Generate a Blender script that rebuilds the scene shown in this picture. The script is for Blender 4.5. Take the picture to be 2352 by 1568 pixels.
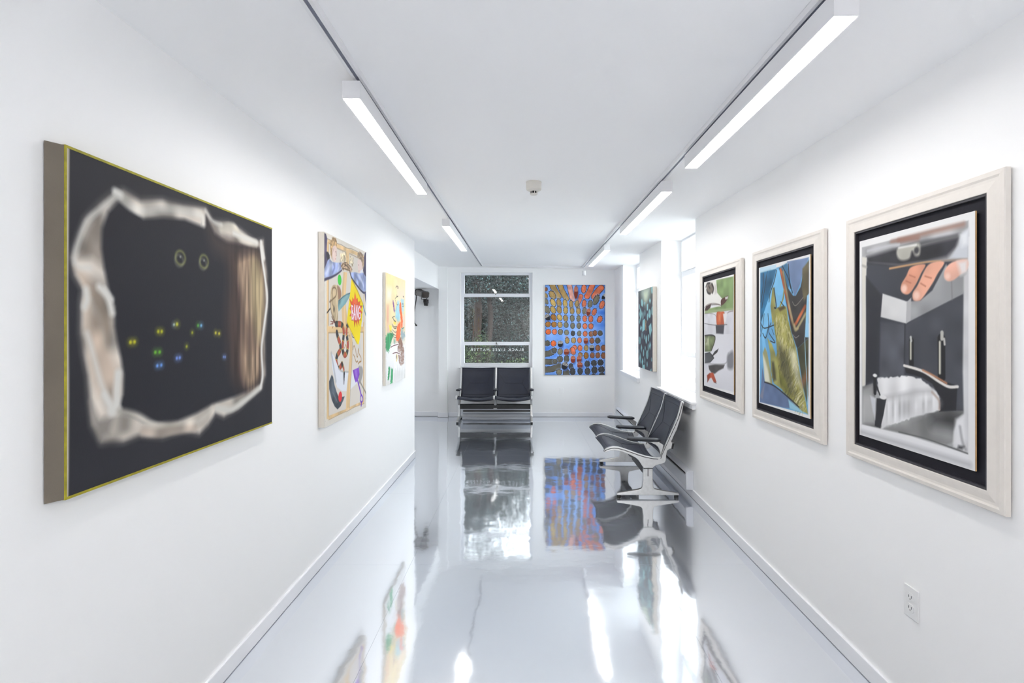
import bpy, math, random
import numpy as np
from mathutils import Vector, Matrix

for _o in list(bpy.data.objects):
    bpy.data.objects.remove(_o)
SC = bpy.context.scene
COL = SC.collection
EYE = 1.45

# ------------------------------------------------------------------ camera, sky, exposure
cam_data = bpy.data.cameras.new('camera')
cam_data.sensor_width = 36.0
cam_data.sensor_fit = 'HORIZONTAL'
cam_data.lens = 1220 / 2352 * 36.0
cam_data.shift_x = -0.01148
cam_data.shift_y = -0.01148
cam_data.clip_start = 0.05
cam = bpy.data.objects.new('camera', cam_data)
cam.location = (0, 0, EYE)
cam.rotation_euler = (math.pi / 2, 0, 0)
COL.objects.link(cam)
SC.camera = cam

SKY_STRENGTH = 2.9
LAMP_STRENGTH = 8.9
FILL_STRENGTH = 6.0  # emission of the added fill light behind the viewer
world = bpy.data.worlds.new('overcast_sky')
SC.world = world
world.use_nodes = True
_bg = world.node_tree.nodes['Background']
_bg.inputs[0].default_value = (0.91, 0.96, 1.0, 1)
_bg.inputs[1].default_value = SKY_STRENGTH

SC.view_settings.view_transform = 'Standard'
SC.view_settings.look = 'None'
SC.view_settings.gamma = 1.0
SC.view_settings.use_curve_mapping = False
SC.view_settings.exposure = 1.68
SC.cycles.max_bounces = 20
SC.cycles.diffuse_bounces = 14
SC.cycles.glossy_bounces = 6
SC.cycles.transparent_max_bounces = 16
SC.cycles.sample_clamp_indirect = 6.0
SC.cycles.caustics_reflective = False
SC.cycles.caustics_refractive = False

# ------------------------------------------------------------------ materials
def lin(c):
    out = []
    for v in c[:3]:
        v = v / 255.0
        out.append(v / 12.92 if v <= 0.04045 else ((v + 0.055) / 1.055) ** 2.4)
    return tuple(out) + (1.0,)

def mat(name, rgb, rough=0.5, metal=0.0, spec=0.5, bump=0.0, bump_scale=60.0, var=0.0, var_scale=8.0, coat=0.0):
    m = bpy.data.materials.new(name)
    m.use_nodes = True
    nt = m.node_tree
    b = nt.nodes['Principled BSDF']
    b.inputs['Base Color'].default_value = lin(rgb)
    b.inputs['Roughness'].default_value = rough
    b.inputs['Metallic'].default_value = metal
    b.inputs['Specular IOR Level'].default_value = spec
    b.inputs['Coat Weight'].default_value = coat
    tc = nt.nodes.new('ShaderNodeTexCoord')
    if bump:
        n = nt.nodes.new('ShaderNodeTexNoise'); n.inputs['Scale'].default_value = bump_scale
        n.inputs['Detail'].default_value = 4
        nt.links.new(tc.outputs['Object'], n.inputs['Vector'])
        bp = nt.nodes.new('ShaderNodeBump'); bp.inputs['Strength'].default_value = bump
        bp.inputs['Distance'].default_value = 0.01
        nt.links.new(n.outputs['Fac'], bp.inputs['Height'])
        nt.links.new(bp.outputs['Normal'], b.inputs['Normal'])
    if var:
        n = nt.nodes.new('ShaderNodeTexNoise'); n.inputs['Scale'].default_value = var_scale
        n.inputs['Detail'].default_value = 5
        nt.links.new(tc.outputs['Object'], n.inputs['Vector'])
        mr = nt.nodes.new('ShaderNodeMapRange')
        mr.inputs[1].default_value = 0.3; mr.inputs[2].default_value = 0.7
        mr.inputs[3].default_value = 1 - var; mr.inputs[4].default_value = 1 + var
        nt.links.new(n.outputs['Fac'], mr.inputs[0])
        mx = nt.nodes.new('ShaderNodeMix'); mx.data_type = 'RGBA'; mx.blend_type = 'MULTIPLY'
        mx.inputs[0].default_value = 1.0
        mx.inputs[6].default_value = lin(rgb)
        nt.links.new(mr.outputs[0], mx.inputs[7])
        nt.links.new(mx.outputs[2], b.inputs['Base Color'])
    return m

def emit(name, rgb, strength):
    m = bpy.data.materials.new(name); m.use_nodes = True
    nt = m.node_tree
    b = nt.nodes['Principled BSDF']
    b.inputs['Base Color'].default_value = (0.9, 0.9, 0.9, 1)
    b.inputs['Emission Color'].default_value = rgb + (1,)
    b.inputs['Emission Strength'].default_value = strength
    return m

def painted(name, rough=0.6, spec=0.3, bump=0.0, bump_scale=180.0):
    m = mat(name, (200, 200, 200), rough, 0, spec, bump, bump_scale)
    nt = m.node_tree
    a = nt.nodes.new('ShaderNodeAttribute'); a.attribute_name = 'paint'
    nt.links.new(a.outputs['Color'], nt.nodes['Principled BSDF'].inputs['Base Color'])
    return m

def glass_mat():
    m = bpy.data.materials.new('window_glass'); m.use_nodes = True
    nt = m.node_tree; nt.nodes.clear()
    out = nt.nodes.new('ShaderNodeOutputMaterial')
    mix = nt.nodes.new('ShaderNodeMixShader')
    fr = nt.nodes.new('ShaderNodeFresnel')
    geo = nt.nodes.new('ShaderNodeNewGeometry')          # same reflectance entering and leaving the thin pane
    ior = nt.nodes.new('ShaderNodeMapRange'); ior.inputs[3].default_value = 1.5; ior.inputs[4].default_value = 1 / 1.5
    nt.links.new(geo.outputs['Backfacing'], ior.inputs[0]); nt.links.new(ior.outputs[0], fr.inputs[0])
    tr = nt.nodes.new('ShaderNodeBsdfTransparent'); tr.inputs[0].default_value = (0.95, 0.965, 0.965, 1)
    gl = nt.nodes.new('ShaderNodeBsdfGlossy'); gl.inputs['Roughness'].default_value = 0.02
    nt.links.new(fr.outputs[0], mix.inputs[0])
    nt.links.new(tr.outputs[0], mix.inputs[1]); nt.links.new(gl.outputs[0], mix.inputs[2])
    nt.links.new(mix.outputs[0], out.inputs[0])
    return m

def floor_mat():
    m = bpy.data.materials.new('glossy_grey_floor_paint'); m.use_nodes = True
    nt = m.node_tree; nt.nodes.clear()
    out = nt.nodes.new('ShaderNodeOutputMaterial')
    mix = nt.nodes.new('ShaderNodeMixShader')
    df = nt.nodes.new('ShaderNodeBsdfDiffuse')
    gl = nt.nodes.new('ShaderNodeBsdfGlossy')
    gl.inputs['Color'].default_value = (0.93, 0.95, 0.98, 1)
    lw = nt.nodes.new('ShaderNodeLayerWeight'); lw.inputs[0].default_value = 0.5
    cr = nt.nodes.new('ShaderNodeValToRGB')
    e = cr.color_ramp.elements
    e[0].position = 0.0; e[0].color = (0.10,) * 3 + (1,)
    e[1].position = 1.0; e[1].color = (0.97,) * 3 + (1,)
    for p, v in ((0.30, 0.20), (0.39, 0.50), (0.43, 0.70), (0.54, 0.73), (0.61, 0.80), (0.69, 0.90), (0.82, 0.95)):
        q = e.new(p); q.color = (v,) * 3 + (1,)
    nt.links.new(lw.outputs['Facing'], cr.inputs[0])
    nt.links.new(cr.outputs[0], mix.inputs[0])
    tc = nt.nodes.new('ShaderNodeTexCoord')
    n1 = nt.nodes.new('ShaderNodeTexNoise'); n1.inputs['Scale'].default_value = 1.6; n1.inputs['Detail'].default_value = 3
    n2 = nt.nodes.new('ShaderNodeTexNoise'); n2.inputs['Scale'].default_value = 14; n2.inputs['Detail'].default_value = 4
    geo = nt.nodes.new('ShaderNodeNewGeometry')
    for n in (n1, n2):
        nt.links.new(geo.outputs['Position'], n.inputs['Vector'])
    add = nt.nodes.new('ShaderNodeMath'); add.operation = 'MULTIPLY_ADD'
    nt.links.new(n2.outputs['Fac'], add.inputs[0]); add.inputs[1].default_value = 0.055
    nt.links.new(n1.outputs['Fac'], add.inputs[2])
    bp = nt.nodes.new('ShaderNodeBump'); bp.inputs['Strength'].default_value = 0.4; bp.inputs['Distance'].default_value = 0.010
    nt.links.new(add.outputs[0], bp.inputs['Height'])
    nt.links.new(bp.outputs[0], gl.inputs['Normal'])
    # scuffs: faint roughness and colour variation of the paint
    mr = nt.nodes.new('ShaderNodeMapRange')
    mr.inputs[3].default_value = 0.045; mr.inputs[4].default_value = 0.085
    nt.links.new(n2.outputs['Fac'], mr.inputs[0])
    nt.links.new(mr.outputs[0], gl.inputs['Roughness'])
    c = nt.nodes.new('ShaderNodeMix'); c.data_type = 'RGBA'
    c.inputs[6].default_value = lin((206, 211, 221)); c.inputs[7].default_value = lin((216, 221, 230))
    nt.links.new(n1.outputs['Fac'], c.inputs[0])
    nt.links.new(c.outputs[2], df.inputs[0])
    nt.links.new(df.outputs[0], mix.inputs[1]); nt.links.new(gl.outputs[0], mix.inputs[2])
    nt.links.new(mix.outputs[0], out.inputs[0])
    return m

M = dict(
    wall=mat('white_wall_paint', (248, 248, 248), 0.55, spec=0.25, bump=0.02, bump_scale=90),
    ceil=mat('white_ceiling_paint', (251, 251, 251), 0.8, spec=0.15, bump=0.015, bump_scale=50),
    trim=mat('white_gloss_trim', (240, 241, 245), 0.3, bump=0.01, bump_scale=40),
    sill=mat('white_sill', (244, 245, 248), 0.35, bump=0.01, bump_scale=30),
    sheet_gap=mat('floor_joint', (150, 156, 166), 0.5, var=0.1),
    grille=mat('heater_grille_grey', (86, 84, 84), 0.6, var=0.1),
    dark_gap=mat('dark_gap', (30, 30, 34), 0.8, var=0.1),
    floor=floor_mat(),
    glass=glass_mat(),
    lamp_white=mat('lamp_white_metal', (232, 232, 234), 0.4, bump=0.005),
    slot=mat('track_slot_grey', (112, 116, 132), 0.5, var=0.1, var_scale=30),
    glow=emit('lamp_diffuser', (1.0, 0.972, 0.935), LAMP_STRENGTH),
    panel=emit('fill_diffuser', (1.0, 0.975, 0.945), FILL_STRENGTH),
    hall_fill=emit('passage_fill_diffuser', (1.0, 0.975, 0.945), 0.9),
    leather=mat('charcoal_leather', (31, 35, 50), 0.42, spec=0.45, bump=0.06, bump_scale=260, var=0.08),
    seam=mat('leather_seam', (16, 17, 23), 0.55, var=0.1),
    arm=mat('black_armrest', (30, 33, 42), 0.33, bump=0.02, bump_scale=200),
    alu=mat('cast_aluminium', (206, 206, 205), 0.3, metal=0.9, bump=0.05, bump_scale=140, var=0.06, var_scale=40),
    black=mat('black_steel', (26, 27, 30), 0.45, var=0.15),
    heater=mat('heater_enamel', (222, 225, 232), 0.4, bump=0.01),
    plastic=mat('cream_plastic', (222, 218, 210), 0.45, bump=0.005),
    plate=mat('white_plastic_plate', (232, 232, 232), 0.35, bump=0.005),
    canvas=mat('raw_canvas', (222, 215, 204), 0.85, spec=0.1, bump=0.12, bump_scale=420, var=0.03, var_scale=20),
    linen=mat('grey_linen_edge', (122, 114, 103), 0.85, spec=0.1, bump=0.1, bump_scale=300, var=0.12, var_scale=4),
    olive=mat('yellow_tape', (160, 150, 28), 0.6, var=0.2, var_scale=40),
    frame=mat('limewashed_frame', (226, 220, 213), 0.5, bump=0.03, bump_scale=60, var=0.02, var_scale=30),
    fillet=mat('black_fillet', (52, 50, 56), 0.45, var=0.1),
    backing=mat('black_backing', (40, 40, 47), 0.75, spec=0.2, var=0.06, var_scale=60),
    paper=mat('print_board_edge', (214, 176, 122), 0.7, var=0.1, var_scale=50),
    paint=painted('oil_paint', 0.6, 0.25, 0.04),
    print=painted('print_ink', 0.5, 0.3),
    cam_grey=mat('camera_grey_metal', (132, 128, 124), 0.45, metal=0.3, var=0.12, var_scale=30),
    cam_dark=mat('camera_dark', (34, 30, 30), 0.4, var=0.2, var_scale=30),
    brick=mat('white_painted_brick', (240, 241, 243), 0.8, bump=0.25, bump_scale=70, var=0.04, var_scale=20),
    mortar=mat('white_mortar', (214, 217, 221), 0.9, bump=0.2, bump_scale=90),
    paving=mat('pale_bounce_paving', (165, 165, 161), 0.9, bump=0.2, bump_scale=30, var=0.08, var_scale=3),
    soil=mat('dark_soil', (72, 66, 58), 0.95, bump=0.4, bump_scale=20, var=0.3, var_scale=3),
    bark=mat('red_brown_bark', (40, 29, 25), 0.9, bump=0.5, bump_scale=22, var=0.35, var_scale=9),
    leaf=painted('leaf', 0.45, 0.3),
    letter=mat('white_vinyl', (236, 240, 242), 0.6, var=0.02),
    brass=mat('dark_latch', (120, 118, 112), 0.4, metal=0.6, var=0.1),
)

# ------------------------------------------------------------------ mesh helpers
class MB:
    def __init__(s):
        s.v = []; s.f = []
    def add(s, v, f):
        o = len(s.v); s.v += [tuple(p) for p in v]; s.f += [tuple(i + o for i in q) for q in f]
        return s
    def box(s, x0, x1, y0, y1, z0, z1):
        return s.add([(x0, y0, z0), (x1, y0, z0), (x1, y1, z0), (x0, y1, z0), (x0, y0, z1), (x1, y0, z1), (x1, y1, z1), (x0, y1, z1)],
                     [(3, 2, 1, 0), (4, 5, 6, 7), (0, 1, 5, 4), (1, 2, 6, 5), (2, 3, 7, 6), (3, 0, 4, 7)])
    def prism(s, poly, a0, a1, axis):
        """poly of 2-D points swept along axis ('x','y','z'); the 2-D axes are the two others in order"""
        n = len(poly)
        def P(p, a):
            return {'x': (a, p[0], p[1]), 'y': (p[0], a, p[1]), 'z': (p[0], p[1], a)}[axis]
        v = [P(p, a0) for p in poly] + [P(p, a1) for p in poly]
        area = sum(poly[i][0] * poly[(i + 1) % n][1] - poly[(i + 1) % n][0] * poly[i][1] for i in range(n))
        flip = (area < 0) != (axis == 'y')
        f = [tuple(range(n))[::-1], tuple(range(n, 2 * n))] + [(i, (i + 1) % n, n + (i + 1) % n, n + i) for i in range(n)]
        if flip:
            f = [q[::-1] for q in f]
        return s.add(v, f)
    def tube(s, pts, r, n=8, cap=True):
        pts = [Vector(p) for p in pts]
        rr = r if isinstance(r, (list, tuple)) else [r] * len(pts)
        v = []; f = []
        up = None
        for i, p in enumerate(pts):
            t = (pts[min(i + 1, len(pts) - 1)] - pts[max(i - 1, 0)]).normalized()
            if up is None:
                up = Vector((0, 0, 1)) if abs(t.z) < 0.9 else Vector((1, 0, 0))
            a = t.cross(up).normalized(); b = a.cross(t).normalized(); up = b
            for k in range(n):
                q = 2 * math.pi * k / n
                v.append(p + (a * math.cos(q) + b * math.sin(q)) * rr[i])
        for i in range(len(pts) - 1):
            for k in range(n):
                f.append((i * n + k, (i + 1) * n + k, (i + 1) * n + (k + 1) % n, i * n + (k + 1) % n))
        if cap:
            f.append(tuple(range(n))); f.append(tuple(range((len(pts) - 1) * n, len(pts) * n))[::-1])
        return s.add(v, f)
    def lathe(s, prof, n=28, axis='z', c=(0, 0, 0)):
        v = []; f = []
        for (r, h) in prof:
            for k in range(n):
                q = 2 * math.pi * k / n
                a, b = r * math.cos(q), r * math.sin(q)
                p = {'z': (a, b, h), 'x': (h, a, b), 'y': (b, h, a)}[axis]
                v.append((p[0] + c[0], p[1] + c[1], p[2] + c[2]))
        for i in range(len(prof) - 1):
            for k in range(n):
                f.append((i * n + k, i * n + (k + 1) % n, (i + 1) * n + (k + 1) % n, (i + 1) * n + k))
        f.append(tuple(range(n))[::-1]); f.append(tuple(range((len(prof) - 1) * n, len(prof) * n)))
        return s.add(v, f)
    def mesh(s, name, m, smooth=False):
        me = bpy.data.meshes.new(name)
        me.from_pydata(s.v, [], s.f)
        me.materials.append(m)
        if smooth:
            me.polygons.foreach_set('use_smooth', [True] * len(me.polygons))
        me.update()
        return me
    def build(s, name, m, parent=None, bevel=0.0, smooth=False, seg=2, loc=None):
        return link(name, s.mesh(name, m, smooth), parent, bevel, seg, loc)

def link(name, me, parent=None, bevel=0.0, seg=2, loc=None):
    o = bpy.data.objects.new(name, me)
    COL.objects.link(o)
    if parent is not None:
        o.parent = parent
    if loc is not None:
        o.location = loc
    if bevel:
        b = o.modifiers.new('edge', 'BEVEL'); b.width = bevel; b.segments = seg
        b.limit_method = 'ANGLE'; b.angle_limit = math.radians(35)
    return o

def thing(name, label, cat, loc=(0, 0, 0), rz=0.0, group=None, quat=None):
    o = bpy.data.objects.new(name, None)
    COL.objects.link(o)
    o.empty_display_size = 0.1
    o.location = loc
    if quat is not None:
        o.rotation_mode = 'QUATERNION'; o.rotation_quaternion = quat
    else:
        o.rotation_euler = (0, 0, rz)
    o['label'] = label; o['category'] = cat
    if group:
        o['group'] = group
    return o

def struct(o, label=None):
    o['kind'] = 'structure'
    if label:
        o['label'] = label
    return o

def empty_struct(name, label, loc=(0, 0, 0), rz=0.0):
    o = bpy.data.objects.new(name, None)
    COL.objects.link(o)
    o.location = loc; o.rotation_euler = (0, 0, rz)
    return struct(o, label)

def copy_tree(o, parent=None):
    c = o.copy(); COL.objects.link(c)
    if parent is not None:
        c.parent = parent
    for ch in list(o.children):
        copy_tree(ch, c)
    return c

def zc(x, y):                       # underside of the (slightly sloping) ceiling
    return 2.3655 + 0.012 * y - 0.0192 * x

TILT = 0.0118                       # the right-hand wall opens out by this much per metre
def RW(s, d=0.0, z=0.0):            # point on the right wall: s along it, d outwards
    return (1.407 + TILT * s + d, s - TILT * d, z)
RZ = -math.atan(TILT)
# ------------------------------------------------------------------ room shell
XL = -1.244                          # left wall face
YL = 6.05                            # where the left wall stops
YB = 8.85                            # back wall face

# floor slab with large painted sheets laid on it
fl = MB().box(-4.2, 2.3, -2.8, 9.4, -0.12, -0.004).build('floor', M['sheet_gap'])
struct(fl, 'glossy pale grey painted floor reflecting the room')
ys = [-2.8, 0.62, 2.05, 3.28, 4.70, 6.14, 7.58, 9.4]
xs = [-4.2, -1.9, -0.70, 0.815, 2.3]
for j in range(len(ys) - 1):
    for i in range(len(xs) - 1):
        g = 0.0004
        pb = MB().box(xs[i] + g, xs[i + 1] - g, ys[j] + g, ys[j + 1] - g, -0.004, 0.0)
        pb.build('floor_sheet', M['floor'], fl)

cb = MB()
cx0, cx1, cy0, cy1 = -4.2, 2.0, -2.8, 9.3
v = [(x, y, zc(x, y)) for x, y in ((cx0, cy0), (cx1, cy0), (cx1, cy1), (cx0, cy1))]
v += [(x, y, 2.95) for x, y in ((cx0, cy0), (cx1, cy0), (cx1, cy1), (cx0, cy1))]
cb.add(v, [(3, 2, 1, 0), (4, 5, 6, 7), (0, 1, 5, 4), (1, 2, 6, 5), (2, 3, 7, 6), (3, 0, 4, 7)])
struct(cb.build('ceiling', M['ceil']), 'plain white ceiling')

struct(MB().box(XL - 0.12, XL, -2.8, YL, 0, 2.62).build('wall_left', M['wall']), 'long white wall hung with three canvases')
struct(MB().box(-4.2, XL - 0.12, YL - 0.12, YL, 0, 2.62).build('wall_hall_near', M['wall']), 'white wall of the side passage')
struct(MB().box(-4.2, -4.1, YL, 9.2, 0, 2.62).build('wall_hall_end', M['wall']), 'white end wall of the side passage')
struct(MB().box(-4.1, -1.41, YL, 8.9, 2.125, 2.62).build('ceiling_hall', M['ceil']), 'lowered ceiling over the side passage')
struct(MB().box(-4.1, -1.41, 8.90, 9.1, 0, 2.62).build('wall_hall_far', M['wall']), 'shaded white wall carrying the security camera')
struct(MB().box(-1.41, -1.266, 8.79, 9.1, 0, 2.62).build('wall_pier', M['wall']), 'white pier beside the back window')
struct(MB().box(-4.2, 2.3, -2.95, -2.8, 0, 2.62).build('wall_front', M['wall']), 'white wall behind the viewer')

WX0, WX1, WZ0, WZ1 = -1.052, 0.143, 0.826, 2.4025        # back window opening
bw = MB()
bw.box(-1.266, WX0, YB, YB + 0.2, 0, 2.62)
bw.box(WX1, 1.85, YB, YB + 0.2, 0, 2.62)
bw.box(WX0, WX1, YB, YB + 0.2, 0, WZ0)
bw.box(WX0, WX1, YB, YB + 0.2, WZ1, 2.62)
struct(bw.build('wall_back', M['wall']), 'white back wall with a tall window')

# right wall with two deep window openings that run up to the ceiling
S2a, S2b, S3a, S3b, SZ = 4.52, 5.695, 6.825, 8.04, 0.815
rw = MB()
T = 0.30
rw.box(0, T, -2.8, S2a, 0, 2.62)
rw.box(0, T, S2a, S2b, 0, SZ)
rw.box(0, T, S2b, S3a, 0, 2.62)
rw.box(0, T, S3a, S3b, 0, SZ)
rw.box(0, T, S3b, 9.05, 0, 2.62)
o = rw.build('wall_right', M['wall'])
o.location = RW(0); o.rotation_euler = (0, 0, RZ)
struct(o, 'white wall with framed prints and two deep window openings')

# baseboards
def board(name, pts_fn, label):
    return struct(pts_fn.build(name, M['trim'], bevel=0.003), label)
board('baseboard_left', MB().box(XL, XL + 0.012, -2.8, YL + 0.012, 0.002, 0.075).box(XL - 0.12, XL + 0.012, YL, YL + 0.012, 0.002, 0.075), 'white baseboard under the canvases')
o = board('baseboard_right', MB().box(-0.012, 0, -2.8, 8.84, 0.002, 0.075), 'white baseboard under the framed prints')
o.location = RW(0); o.rotation_euler = (0, 0, RZ)
board('baseboard_back', MB().box(-1.25, 1.48, YB - 0.012, YB, 0.002, 0.075), 'white baseboard of the back wall')
board('baseboard_pier', MB().box(-1.422, -1.254, 8.778, 8.79, 0.002, 0.078).box(-1.266, -1.254, 8.79, YB - 0.012, 0.002, 0.078), 'white baseboard of the pier')
board('baseboard_hall', MB().box(-4.1, -1.422, 8.888, 8.90, 0.008, 0.08), 'white baseboard in the side passage')

# ------------------------------------------------------------------ back window
w1 = empty_struct('window_1', 'tall steel back window of three panes with mirrored lettering', (0, YB, 0))
def zpix(y, Y):
    return EYE + (757 - y) * Y / 1220.0
yf = 0.075                           # frame set back into the opening
zt = [2.372, 2.050, 2.000, 1.246, 1.196, 0.884]     # glass edges from the top down
fb = MB()
D0, D1 = yf, yf + 0.05
fb.box(WX0, WX0 + 0.045, D0, D1, WZ0, WZ1)
fb.box(WX1 - 0.045, WX1, D0, D1, WZ0, WZ1)
fb.box(WX0 + 0.045, WX1 - 0.045, D0, D1, zt[0], WZ1)
fb.box(WX0 + 0.045, WX1 - 0.045, D0, D1, zt[2], zt[1])
fb.box(WX0 + 0.045, WX1 - 0.045, D0, D1, zt[4], zt[3])
fb.box(WX0 + 0.045, WX1 - 0.045, D0, D1, WZ0, zt[5])
fb.build('window_frame', M['trim'], w1, bevel=0.003)
# opening sashes (top and bottom lights) stand a little proud of the fixed frame
for (za, zb) in ((zt[0], zt[1]), (zt[4], zt[5])):
    sb = MB(); xa, xb = WX0 + 0.045, WX1 - 0.045
    q = 0.014
    sb.box(xa, xa + q, D0 - 0.014, D1 - 0.01, zb, za); sb.box(xb - q, xb, D0 - 0.014, D1 - 0.01, zb, za)
    sb.box(xa + q, xb - q, D0 - 0.014, D1 - 0.01, za - 0.006, za); sb.box(xa + q, xb - q, D0 - 0.014, D1 - 0.01, zb, zb + 0.006)
    sb.build('sash', M['trim'], w1, bevel=0.002)
for (za, zb) in ((zt[0], zt[1]), (zt[2], zt[3]), (zt[4], zt[5])):
    MB().box(WX0 + 0.047, WX1 - 0.047, D0 + 0.024, D0 + 0.03, zb + 0.001, za - 0.001).build('pane', M['glass'], w1)
# sill board
MB().box(WX0 - 0.02, WX1 + 0.02, -0.02, yf, WZ0 - 0.022, WZ0).build('window_sill', M['sill'], w1, bevel=0.004)
# latch of the top light, stay of the bottom light
lx = (1140 - 1203) * 8.9 / 1220
lb = MB().box(lx - 0.02, lx + 0.0, D0 - 0.03, D0 - 0.014, zt[1] - 0.012, zt[1] + 0.012)
lb.box(lx, lx + 0.085, D0 - 0.034, D0 - 0.024, zt[1] + 0.012, zt[1] + 0.022)
lb.build('latch', M['brass'], w1, bevel=0.002)
lb = MB().box(lx - 0.008, lx + 0.008, D0 - 0.02, D0, zt[4] + 0.006, zt[3] - 0.006)
lb.tube([(lx, D0 - 0.022, zt[4] + 0.02), (lx + 0.03, D0 - 0.024, zt[4] + 0.012)], 0.004, 6)
lb.build('latch', M['brass'], w1)
# lettering on the lower pane, read from outside: mirrored in here
cu = bpy.data.curves.new('lettering', 'FONT')
cu.body = 'BLACK LIVES MATTER'
cu.size = 0.060; cu.space_character = 1.42; cu.space_word = 1.25
cu.extrude = 0.0006; cu.offset = 0.0007
tmp = bpy.data.objects.new('lettering_curve', cu); COL.objects.link(tmp)
dg = bpy.context.evaluated_depsgraph_get(); dg.update()
me = bpy.data.meshes.new_from_object(tmp.evaluated_get(dg))
bpy.data.objects.remove(tmp)
xsv = [q.co.x for q in me.vertices]; x0v, x1v = min(xsv), max(xsv)
ysv = [q.co.y for q in me.vertices]; y0v, y1v = min(ysv), max(ysv)
tx0, tx1 = (1080 - 1203) * 8.92 / 1220, (1202.5 - 1203) * 8.92 / 1220
tz0, tz1 = zpix(806, 8.92), zpix(800, 8.92)
for q in me.vertices:
    uu = (q.co.x - x0v) / (x1v - x0v); vv = (q.co.y - y0v) / (y1v - y0v)
    q.co = Vector((tx1 + (tx0 - tx1) * uu, D0 + 0.0225 + q.co.z, tz0 + (tz1 - tz0) * vv))
me.materials.clear(); me.materials.append(M['letter'])
o = link('lettering', me, w1); o['label'] = 'white mirrored lettering reading BLACK LIVES MATTER'

# ------------------------------------------------------------------ right windows
def side_window(name, sa, sb_, label):
    w = empty_struct(name, label, RW(0), RZ)
    x0, x1 = 0.215, 0.255
    zz = [2.385, 2.060, 2.008, 1.226, 1.182, 0.862]
    f = MB()
    f.box(x0, x1, sa, sa + 0.035, SZ, 2.46); f.box(x0, x1, sb_ - 0.035, sb_, SZ, 2.46)
    f.box(x0, x1, sa + 0.035, sb_ - 0.035, zz[0], 2.46)
    f.box(x0, x1, sa + 0.035, sb_ - 0.035, zz[2], zz[1])
    f.box(x0, x1, sa + 0.035, sb_ - 0.035, zz[4], zz[3])
    f.box(x0, x1, sa + 0.035, sb_ - 0.035, SZ, zz[5])
    f.build('window_frame', M['trim'], w, bevel=0.003)
    for (za, zb) in ((zz[0], zz[1]), (zz[4], zz[5])):
        s = MB(); q = 0.016; ya, yb = sa + 0.035, sb_ - 0.035
        s.box(x0 - 0.012, x1 - 0.008, ya, ya + q, zb, za); s.box(x0 - 0.012, x1 - 0.008, yb - q, yb, zb, za)
        s.box(x0 - 0.012, x1 - 0.008, ya + q, yb - q, za - 0.008, za); s.box(x0 - 0.012, x1 - 0.008, ya + q, yb - q, zb, zb + 0.008)
        s.build('sash', M['trim'], w, bevel=0.002)
    for (za, zb) in ((zz[0], zz[1]), (zz[2], zz[3]), (zz[4], zz[5])):
        MB().box(x0 + 0.018, x0 + 0.024, sa + 0.036, sb_ - 0.036, zb + 0.001, za - 0.001).build('pane', M['glass'], w)
    MB().box(-0.045, x0, sa - 0.03, sb_ + 0.03, SZ, SZ + 0.022).box(-0.03, 0, sa - 0.012, sb_ + 0.012, SZ - 0.045, SZ).build('window_sill', M['sill'], w, bevel=0.004)
    return w
side_window('window_2', S2a, S2b, 'near side window in a deep white reveal above the chairs')
side_window('window_3', S3a, S3b, 'far side window in a deep white reveal by the back corner')

# ------------------------------------------------------------------ outside
struct(MB().box(-14, 16, 9.2, 30, -0.5, -0.35).build('ground', M['soil']), 'dark soil under the trees outside the back window')
struct(MB().box(1.75, 16, -16, 9.2, -0.5, -0.35).box(-14, 1.75, -16, -2.96, -0.2, -0.05).build('ground_bounce_paving', M['paving']), 'added pale paving outside the side windows, bouncing daylight indoors')  # unseen paving, made pale to bounce daylight up onto the ceiling

bwall = thing('brick_wall', 'white painted brick wall outside the near side window', 'wall', (1.75, 8.35, -0.35))
MB().box(0.0, 0.895, 0.02, 0.2, 0, 3.35).build('mortar_core', M['mortar'], bwall)
bm1 = MB().box(0, 0.215, 0, 0.1, 0, 0.068).mesh('brick', M['brick'])
bm2 = MB().box(0, 0.1025, 0, 0.1, 0, 0.068).mesh('brick_half', M['brick'])
rnd = random.Random(5)
for r in range(int(3.3 / 0.08)):
    x = 0.0
    k = 0
    while x < 0.86:
        half = (r % 2 == 1 and k == 0)
        w_ = 0.1025 if half else 0.215
        last = x + w_ > 0.80
        jx = rnd.uniform(-0.004, 0.004) + (rnd.uniform(0.0, 0.022) if last else 0)
        link('brick', bm2 if half else bm1, bwall, 0.004, 1, (x + jx, 0.002 + rnd.uniform(-0.004, 0.004), 0.006 + r * 0.08))
        x += w_ + 0.01
        k += 1

def leaf_cloud(name, pts, size, cols, parent, seed):
    rg = np.random.default_rng(seed)
    n = len(pts)
    L = size * rg.uniform(0.6, 1.3, (n, 1)); W = L * rg.uniform(0.3, 0.5, (n, 1))
    a = rg.normal(size=(n, 3)); a /= np.linalg.norm(a, axis=1, keepdims=True)
    b = rg.normal(size=(n, 3)); b -= (a * b).sum(1, keepdims=True) * a; b /= np.linalg.norm(b, axis=1, keepdims=True)
    V = np.stack([pts - a * L / 2, pts + b * W / 2, pts + a * L / 2, pts - b * W / 2], 1).reshape(-1, 3)
    me = bpy.data.meshes.new(name)
    me.vertices.add(4 * n); me.loops.add(4 * n); me.polygons.add(n)
    me.vertices.foreach_set('co', V.astype(np.float32).ravel())
    me.loops.foreach_set('vertex_index', np.arange(4 * n, dtype=np.int32))
    me.polygons.foreach_set('loop_start', np.arange(0, 4 * n, 4, dtype=np.int32))
    me.update(calc_edges=True)
    c = np.array([lin(q) for q in cols])[rg.integers(0, len(cols), n)]
    c[:, :3] *= rg.uniform(0.6, 1.35, (n, 1))
    at = me.attributes.new('paint', 'FLOAT_COLOR', 'POINT')
    at.data.foreach_set('color', np.repeat(c, 4, 0).astype(np.float32).ravel())
    me.materials.append(M['leaf'])
    o = link(name, me, parent)
    o['kind'] = 'stuff'
    return o

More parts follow.
